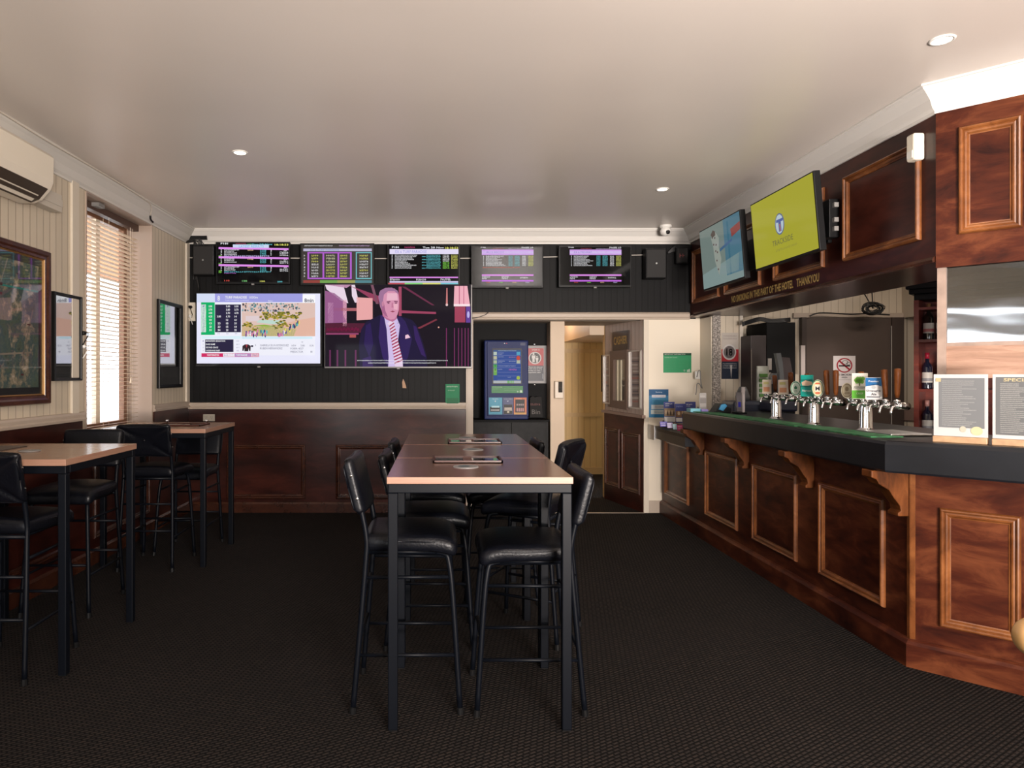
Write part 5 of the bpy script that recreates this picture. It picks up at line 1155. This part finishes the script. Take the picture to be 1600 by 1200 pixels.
for k in range(4):
    p,q=o4[k],o4[(k+1)%4]; r,s_=i4[(k+1)%4],i4[k]; slab(b,[p,q,r,s_],PC,.0,.035)
obj('frame',b,mat('cashier_frame',(.13,.085,.065),.45),t)
b=BM(); slab(b,i4,PC,.001,.004); obj('opening',b,mat('cashier_inside',(.30,.25,.18),.3,coat=1),t)
b=BM()
for x in (92,112,140): slab(b,Q((x,264),(x+5,264),(x+5,494),(x,494)),PC,.004,.014)
obj('glazing_bar',b,mat('cream_bar',(.62,.56,.42),.4),t)
A=Art(lambda x,y,h: hit(940+x/3.639,490+y/3.636,PC)+PC[1]*(h+.006),rough=.4); A.rect(97,264,112,490,(.55,.5,.36)).rect(120,380,140,490,(.12,.10,.09)).up().ring(128,388,13,26,.25,(.5,.48,.42)).done('window_details',t)
t=thing('cashier_sign','dark sign with gold CASHIER lettering above the cashier window','sign',tuple(hit(971,545,PC)))
b=BM(); slab(b,Q((70,105),(160,94),(158,205),(70,213)),PC,.0,.02); obj('sign_board',b,mat('cashier_board',(.03,.018,.014),.4),t)
A=Art(lambda x,y,h: hit(940+x/3.639,490+y/3.636,PC)+PC[1]*(h+.02),rough=.4); A.text('CASHIER',78,133,154,180,(.50,.33,.10),True,shear=-10); A.done('gold_lettering',t)
for nm,o4,l in (('a',Q((163,212),(234,205),(234,545),(163,535)),'silver framed notice right of the cashier window'),('b',Q((18,236),(60,230),(60,515),(18,508)),'silver framed notice left of the cashier window')):
    t=thing('framed_notice',l,'notice',tuple(hit(*o4[3],PC)),0,'framed notices on the cashier wall')
    b=BM(); slab(b,o4,PC,0,.012); obj('backing',b,mat('notice_dark',(.20,.15,.14),.3,coat=1),t)
    b=BM(); xs_=[p[0] for p in o4]; x0,x1=min(xs_),max(xs_); w_=1.5 if nm=='a' else 1.1
    (ax,ay),(bx,by),(cx,cy),(dx,dy)=o4
    slab(b,[(ax,ay),(bx,by),(bx,by+2.2),(ax,ay+2.2)],PC,.012,.03); slab(b,[(dx,dy-2.2),(cx,cy-2.2),(cx,cy),(dx,dy)],PC,.012,.03); slab(b,[(ax,ay),(ax+w_,ay),(dx+w_,dy),(dx,dy)],PC,.012,.03); slab(b,[(bx-w_,by),(bx,by),(cx,cy),(cx-w_,cy)],PC,.012,.03)
    obj('silver_frame',b,mat('silver_frame',(.62,.58,.54),.35,.5),t)
    A=Art(lambda x,y,h: hit(x,y,PC)+PC[1]*(h+.012),rough=.4); m0=(ax+bx)/2
    for k in range(14): A.rect(ax+w_+2+random.random()*2,ay+10+k*5.2,bx-w_-2-random.random()*3,ay+12.5+k*5.2,random.choice(((.4,.35,.33),(.35,.15,.13),(.12,.1,.12),(.5,.46,.43))))
    A.done('notice_print',t)
b=BM(); p=hit(940.5,585,YP(8.4)); box(b,p.x,CB[0],8.39,8.44,hit(940,612,YP(8.4)).z,hit(940,555,YP(8.4)).z); tag(obj('notice_board',b,M_blackp),'thin black notice seen edge-on deep in the corridor','sign')
# ---------------------------------------------------------------- notices on the cream wall
PW=YP(YB-.03)
def sign_px(name,l,cat,x0,y0,x1,y1,pl,c,draw,dep=.004):
    t=thing(name,l,cat,tuple(hit((x0+x1)/2,y1,pl))); b=BM(); rslab(b,x0,y0,x1,y1,pl,.0005,dep); obj('panel',b,mat('sign_%g_%g_%g'%c,c,.4),t)
    A=Art(lambda x,y,h: hit(x0+x*(x1-x0),y0+y*(y1-y0),pl)+pl[1]*(h+dep),rough=.4); draw(A); A.done('print',t); return t
def dgreen(A):
    A.rect(0,0,1,.12,(.012,.08,.04)).up().text('IMPORTANT INFORMATION',.04,.03,.78,.09,(.6,.7,.6),True).text('GAMBLING RISKS',.04,.2,.5,.25,(.45,.65,.5))
    for k in range(9): A.scrib(.05,.31+k*.06,.46,.335+k*.06,(.10,.42,.2),.02).scrib(.54,.25+k*.06,.92,.275+k*.06,(.10,.42,.2),.02)
    A.disc(.75,.89,.035,.06,(.3,.5,.35)).poly([(.84,.86),(.95,.8),(.96,.97),(.84,.97)],(.6,.75,.6))
sign_px('green_notice','green information notice high on the cream wall by the bar','sign',1036.3,551.7,1080,582.3,PW,(.01,.27,.10),dgreen)
def dblue(A):
    A.rect(0,0,1,.22,(.03,.12,.28)).up().text('Betting',.36,.08,.68,.13,(.6,.7,.8),True)
    A.rect(.16,.2,.86,.29,(.72,.75,.78)).rect(.13,.55,.84,.7,(.62,.68,.70)).rect(.11,.73,.84,.88,(.62,.70,.68)).up().text('HELP LINE',.24,.22,.8,.27,(.4,.3,.5)).text('1800 858 858',.3,.60,.78,.65,(.35,.25,.3)).text('24 hours',.28,.78,.74,.84,(.2,.25,.35))
    for k in range(5): A.scrib(.18,.34+k*.04,.82,.36+k*.04,(.15,.5,.6),.035)
sign_px('blue_notice','blue poster with white panels on the cream wall above the leaflets','poster',1013.3,608.3,1044.3,652.3,PW,(.02,.16,.33),dblue)
b=BM(); 
for x,y in ((1034.5,517),(1073.5,517.5),(1034.5,533)): p=hit(x,y,PW); lathe(b,[(0,0),(.006,0),(.006,-.003),(0,-.003)],(p.x,YB-.03,p.z),8,'y')
b.free()
t=thing('socket_with_cord','white socket with looped grey cord on the wall by the bar end','power point',tuple(hit(1090,590,YP(7.38))))
b=BM(); rslab(b,1085.5,580,1093,592,YP(7.38),-.0,.02); obj('socket',b,M_white,t,bev=.003)
b=BM(); tube(b,[hit(x,y,YP(7.355)) for x,y in ((1089,589),(1091,580),(1094,580),(1095,596),(1097,607),(1093,600),(1089,600),(1088,612),(1087,617))],.005,6,4); obj('cord',b,M_grey,t,smooth=True)
# ---------------------------------------------------------------- posts and mirror bay beyond the bar end
b=BM(); p0=hit(1114,500,YP(7.15)).x; p1=hit(1126,500,YP(7.15)).x
M_mir=noisemat('mosaic_mirror',[(.05,.045,.04),(.25,.22,.2),(.6,.55,.5)],60,2,.3,0)
box(b,p0,p1,7.15,7.25,0,2.085); ch=tag(obj('mirror_column',b,M_mir),'glittering dark mosaic column at the far end of the bar','column')
b=BM(); q0=hit(1126,500,YP(7.22)).x; q1=hit(1155,500,YP(7.22)).x; box(b,q0,q1,7.22,7.26,.0,2.085); struct('wall_poster_board',b,M_cream_x)
b=BM(); q2=hit(1161,500,YP(7.18)).x; box(b,q1-.01,q2,7.18,7.28,0,2.085); struct('trim_15',b,mat('post_white',(.62,.56,.48),.45))
def dpost(A):
    A.rect(0,0,1,.36,(.66,.6,.54)).rect(0,.36,1,.62,(.55,.03,.04)).rect(0,.62,1,1,(.02,.03,.06)).up().disc(.45,.42,.4,.17,(.75,.72,.7)).poly([(.5,.7),(.62,.7),(.56,1)],(.7,.65,.6)).up().disc(.45,.42,.33,.135,(.2,.17,.17)).text('18',.28,.34,.64,.5,(.8,.78,.75),True)
    for k in range(3): A.scrib(.08,.66+k*.045,.9,.685+k*.045,(.6,.6,.6),.05)
    A.scrib(.1,.06,.9,.08,(.4,.3,.3),.05).scrib(.1,.12,.9,.14,(.4,.3,.3),.05)
sign_px('age_limit_poster','red, white and black age limit poster beyond the mosaic column','poster',1127,520,1154,592,YP(7.22),(.66,.6,.54),dpost)
# ---------------------------------------------------------------- behind the bar
dx0,dx1=bx_(1256),bx_(1388)
t=thing('door_1',None,None,((dx0+dx1)/2,YB,0)); t['kind']='structure'
b=BM(); box(b,dx0,dx1,YB-.05,YB,0,hit(0,497,YP(YB)).z); obj('door_panel',b,mat('brown_door',(.062,.042,.034),.5,noise=.08,ns=3),t,bev=.003)
b=BM(); box(b,dx0-.05,dx0,YB-.06,YB,0,2.09); box(b,dx1,dx1+.13,YB-.06,YB,0,2.09); obj('architrave',b,mat('architrave_dark',(.035,.022,.018),.5),t)
b=BM(); box(b,dx1-.01,dx1,YB-.06,YB-.05,.3,2.0); obj('chrome_strip',b,M_steel,t)
b=BM(); box(b,3.8,xs+.02,YB-.03,YB,2.09,2.14); struct('trim_16',b,M_trim)
b=BM(); extr(b,[Vector((xs,YB,.99)),Vector((xs+.28,YB-.75,.99)),Vector((xs+.27,YB-.755,.99)),Vector((xs-.01,YB-.005,.99))],Vector((0,0,.14))); struct('trim_17',b,mat('mauve_trim',(.25,.17,.14),.45))
def dns(A):
    A.up().ring(.5,.315,.36,.245,.16,(.45,.02,.04)).line(.27,.17,.73,.46,.06,(.45,.02,.04)).rect(.24,.31,.76,.355,(.02,.02,.02)).ring(.53,.22,.14,.07,.2,(.1,.1,.1)).ring(.68,.26,.10,.05,.25,(.1,.1,.1))
    A.text('NO SMOKING',.1,.60,.9,.66,(.03,.03,.04),True).text('AREA',.36,.69,.64,.74,(.03,.03,.04),True).rect(.15,.79,.8,.797,(.2,.2,.2))
sign_px('no_smoking_sign','white no smoking sign on the brown door behind the taps','sign',1301.8,556,1336.3,603,YP(YB-.05),(.66,.62,.62),dns)
# tall black cool cupboards
def blk(name,l,cat,x0,y0,x1,y1,Y,dep,m,bv=.005,zb=None):
    pl=YP(Y); a=hit(x0,y0,pl); c=hit(x1,y1,pl); b=BM(); box(b,a.x,c.x,Y,Y+dep,zb if zb is not None else c.z,a.z); return tag(obj(name,b,m,bev=bv),l,cat)
blk('storage_cupboard','tall black cupboard beyond the far beer font','cupboard',1198,503.5,1243,640,7.0,.45,M_blackp,zb=0)
blk('storage_cupboard','dark brown cupboard left of the tall black one, with chain on its side','cupboard',1173,524,1197.5,640,6.95,.45,mat('dark_brown_paint',(.022,.014,.014),.5),zb=0)
b=BM()
for k in range(34): p=hit(1173.5,545+k*2.4,YP(6.93)); lathe(b,[(0,-.006),(.008,0),(0,.006)],(p.x+.012,6.944,p.z),6)
tag(obj('bead_chain',b,M_chrome),'bright bead chain down the edge of the brown cupboard','chain',kind='stuff')
t=thing('drinks_rack','white rack with rows of green cartons beyond the bar','rack',tuple(hit(1191,628,YP(6.6))))
b=BM(); rslab(b,1182,572,1200,627,YP(6.6),0,.02); obj('rack_panel',b,mat('rack_grey',(.35,.36,.32),.5),t)
for k in range(5): 
    b=BM(); rslab(b,1184.5,584+k*7.8,1196.5,589+k*7.8,YP(6.6),.02,.04); obj('carton',b,mat('carton_green',(.06,.16,.03),.5),t)
t=thing('till','black point of sale screen seen side on behind the far taps','till',tuple(hit(1225,640,YP(6.2))))
b=BM(); extr(b,[hit(x,y,YP(6.2)) for x,y in ((1213,552),(1220,551.5),(1223,566),(1226,600),(1225,616),(1219,616),(1218,580))],Vector((0,.05,0))); obj('screen_edge',b,mat('till_grey',(.075,.08,.085),.4),t)
b=BM(); extr(b,[hit(x,y,YP(6.22)) for x,y in ((1221,558),(1234,559),(1240,590),(1239,612),(1228,614))],Vector((0,.05,0))); obj('screen_back',b,mat('till_brown',(.04,.028,.03),.4),t)
b=BM(); extr(b,[hit(x,y,YP(6.25)) for x,y in ((1205,590),(1208,583),(1215,583),(1216,600),(1206,600))],Vector((0,.06,0))); obj('receipt_printer',b,mat('till_grey',(.075,.08,.085),.4),t,bev=.004)
b=BM(); zt_=ZT-.14; p=hit(1206,600,YP(6.24)); box(b,hit(1200,0,YP(6.24)).x,hit(1242,0,YP(6.24)).x,6.18,6.42,ZT,hit(0,626,YP(6.2)).z); obj('base',b,mat('till_navy',(.012,.014,.03),.4),t,bev=.02)
b=BM(); rslab(b,1196,582,1204,598,YP(6.6),0,.01); tag(obj('price_tag',b,mat('tag_pale',(.45,.42,.4),.5)),'pale price tag beside the rack of green cartons','tag')
b=BM(); rslab(b,1199.5,560,1205,578,YP(6.6),0,.01); tag(obj('price_tag',b,mat('tag_pale',(.45,.42,.4),.5)),'narrow pale card on the black cupboard above the till','tag')
b=BM(); rslab(b,1248.5,540,1255,586,YP(7.3),0,.04); tag(obj('wall_rack',b,mat('rack_white',(.50,.44,.42),.5)),'white wall rack with red foot left of the brown door','rack')
# EFTPOS and tablet on the counter
def gadget(name,l,cat,pts,Y,dep,m,bv=.004): b=BM(); extr(b,[hit(x,y,YP(Y)) for x,y in pts],Vector((0,dep,0))); return tag(obj(name,b,m,bev=bv),l,cat)
t=thing('tablet_stand','small black tablet with grey edge standing on the far part of the counter','tablet',(hit(1156,648,YP(5.9)).x,5.9,ZT))
b=BM(); extr(b,[hit(x,y,YP(5.9)) for x,y in ((1151,613),(1158.5,613),(1160,643),(1151.5,643))],Vector((0,.02,0))); obj('tablet_body',b,mat('tablet_grey',(.12,.11,.12),.3),t)
b=BM(); box(b,hit(1149,0,YP(5.9)).x,hit(1163,0,YP(5.9)).x,5.85,5.97,ZT,ZT+.012); obj('foot',b,M_blackpl,t)
b=BM(); rslab(b,1160,605,1164,644,YP(5.92),-.02,0); obj('clear_edge',b,mat('pale_edge',(.6,.55,.55),.2),t)
A=Art(on(YP(5.899)),rough=.3); A.rect(1153.5,628,1157.5,636,(.03,.03,.35)).done('blue_sticker',t)
t=thing('payment_terminal','blue and black card payment terminal lying on the far end of the counter','card terminal',(hit(1128,640,YP(6.0)).x,6.0,ZT))
b=BM(); x0=hit(1115,0,YP(6.0)).x; x1=hit(1143,0,YP(6.0)).x; extr(b,[Vector((x0,6.0,ZT)),Vector((x1,6.0,ZT)),Vector((x1,6.0,ZT+.04)),Vector((x0+.06,6.0,ZT+.085))],Vector((0,.12,0))); obj('terminal_body',b,M_blackpl,t,bev=.006)
b=BM(); extr(b,[hit(x,y,YP(5.99)) for x,y in ((1122,640),(1126,632),(1132,631),(1135,634),(1129,642))],Vector((0,-.02,0))); obj('blue_cover',b,mat('cover_blue',(.03,.22,.42),.4),t,bev=.003)
b=BM(); box(b,hit(1157,0,YP(6.3)).x,hit(1220,0,YP(6.3)).x,6.44,6.75,.9,hit(0,628,YP(6.3)).z); tag(obj('ice_bucket_bench',b,mat('bench_navy',(.02,.024,.04),.35),bev=.03),'dark blue-grey bench unit behind the far end of the counter','bench')
b=BM(); p=hit(1183,628,YP(6.25)); lathe(b,[(0,0),(.06,0),(.065,.04),(.045,.10),(.03,.13),(0,.135)],(p.x,6.55,p.z),16); tag(obj('ice_bucket',b,mat('bucket_grey',(.06,.06,.065),.3),smooth=True),'dark grey domed bucket on the bench beyond the counter','bucket')
# hanging cable tangle over the door
b=BM()
for k in range(14):
    c=hit(1364,482,YP(7.2)); a=random.uniform(0,6.28); r=random.uniform(.03,.09)
    tube(b,[c+Vector((r*math.cos(a+j*1.1)*1.3,random.uniform(-.03,.03),r*math.sin(a+j*1.1)*.8)) for j in range(6)],.005,5,3)
c=hit(1364,482,YP(7.2)); tube(b,[c,c+Vector((-.05,.1,.2))],.006,5); tube(b,[c,c+Vector((.05,.1,.2))],.006,5)
tag(obj('cable_tangle',b,M_cabb,smooth=True),'tangle of wires hanging over the brown door','cables')
cable('cable',[hit(x,y,YP(7.4)) for x,y in ((1265,494),(1275,490),(1290,489),(1330,491),(1355,490),(1390,492))],.008,M_cabb,'black cable sagging along the wall over the brown door')
b=BM()
for k in range(5): tube(b,[hit(x,y+k*1.3,YP(7.0)) for x,y in ((1160,504),(1172,500),(1188,496),(1205,499),(1235,497))],.006,5,3)
tag(obj('cable_bundle',b,M_cabb,smooth=True),'loose cables under the ceiling beam beyond the white post','cables')
# ---------------------------------------------------------------- small things on the high tables
def disc_(x,y,z,l,r=.058):
    t=thing('coaster',l,'coaster',(x,y,z),0,'round table stickers'); b=BM(); lathe(b,[(0,0),(r,0),(r,.003),(0,.003)],(x,y,z),28); obj('disc',b,mat('coaster_grey',(.30,.30,.30),.4),t)
    A=Art(lambda a,c,h: Vector((x+a,y-c,z+.003+h)),rough=.4); A.ring(0,0,r*.96,r*.96,.1,(.5,.5,.5)).disc(-.008,.0,.028,.028,(.10,.16,.2),12).rect(-.03,.008,.03,.016,(.4,.42,.42)); A.done('print',t)
disc_(.122,3.19,1.05,'round grey disc on the nearest centre table'); disc_(.192,3.93,1.05,'round grey disc on the middle centre table'); disc_(.19,4.68,1.05,'round grey disc on the farthest centre table')
def tray(x0,x1,y0,y1,z,l,cards,pins=False):
    t=thing('menu_tray',l,'menu tray',((x0+x1)/2,(y0+y1)/2,z),0,'wooden menu trays on the high tables')
    b=BM(); box(b,x0,x1,y0,y1,z,z+.004); obj('tray_base',b,mat('tray_brown',(.10,.04,.025),.4),t)
    b=BM(); w=.008
    for q in ((x0,x1,y0,y0+w),(x0,x1,y1-w,y1),(x0,x0+w,y0,y1),(x1-w,x1,y0,y1)): box(b,*q,z,z+.012)
    obj('tray_rim',b,mat('tray_rim',(.07,.02,.012),.35),t)
    for a,c,col in cards: b=BM(); box(b,x0+(x1-x0)*a,x0+(x1-x0)*c,y0+.02,y1-.015,z+.004,z+.007); obj('card',b,mat('tray_card_%g_%g'%col[:2],col,.2,coat=1),t)
    if pins:
        for sx in (x0+.03,x1-.02): b=BM(); lathe(b,[(0,0),(.008,0),(.008,.02),(.012,.022),(.012,.034),(0,.036)],(sx,y1-.02,z+.004),10); obj('chrome_pin',b,M_chrome,t,smooth=True)
tray(-.03,.305,3.325,3.525,1.05,'wooden tray with dark laminated cards on the nearest centre table',((.04,.16,(.02,.02,.02)),(.16,.44,(.015,.03,.03)),(.57,.8,(.008,.008,.01)),(.8,.95,(.02,.025,.12))))
tray(.055,.385,4.26,4.50,1.05,'wooden tray with green and blue cards on the farthest centre table',((.06,.22,(.02,.12,.07)),(.24,.45,(.01,.01,.02)),(.5,.7,(.008,.008,.01)),(.72,.95,(.02,.06,.1))))
tray(-2.30,-1.92,5.60,5.85,1.06,'wooden tray with chrome pins on the far left table',((.1,.5,(.10,.09,.09)),(.55,.75,(.03,.03,.03)),(.77,.93,(.3,.28,.25))),True)
b=BM(); box(b,-2.58,-2.40,5.62,5.86,1.06,1.063); tag(obj('paper_sheet',b,mat('sheet_grey',(.35,.36,.38),.4)),'pale paper sheet on the far left table near the window','paper')
b=BM(); box(b,-2.58,-2.36,3.75,4.0,1.06,1.066); tag(obj('paper_sheet',b,mat('sheet_dark',(.08,.06,.05),.4)),'dark card lying on the near left table','card')
b=BM(); lathe(b,[(0,0),(.05,0),(.055,.003),(.055,.005),(0,.006)],(-2.2,3.75,1.06),20); tag(obj('coaster',b,mat('coaster_grey',(.30,.30,.30),.4)),'round grey disc on the near left table','coaster')
# ashtray-like chrome cap seen over the askew stool: a bottle-top dish on a slim black rail
t=thing('finial_post','turned wooden post with a round knob at the right edge of the photo','post',(1.275,1.5,0))
M_knob=wood('knob_timber',(.42,.22,.08),(.52,.30,.12),(.6,.36,.16),(1,1,3),6,.3,.4,.03)
b=BM(); lathe(b,[(0,0),(.03,0),(.03,.02),(.018,.05),(.022,.3),(.015,.55),(.02,.8),(.012,.86),(0,.865)],(1.285,1.5,0),20); obj('post_shaft',b,M_knob,t,smooth=True)
b=BM(); pr=[(0,-.043)]+[(.043*math.cos(a),.043*math.sin(a)) for a in [(-80+i*10)*math.pi/180 for i in range(17)]]+[(0,.043)]; lathe(b,pr,(1.285,1.5,.903),28); obj('round_knob',b,M_knob,t,smooth=True)
b=BM(); box(b,-.0,.0001,0,.0001,0,.0001); b.free()
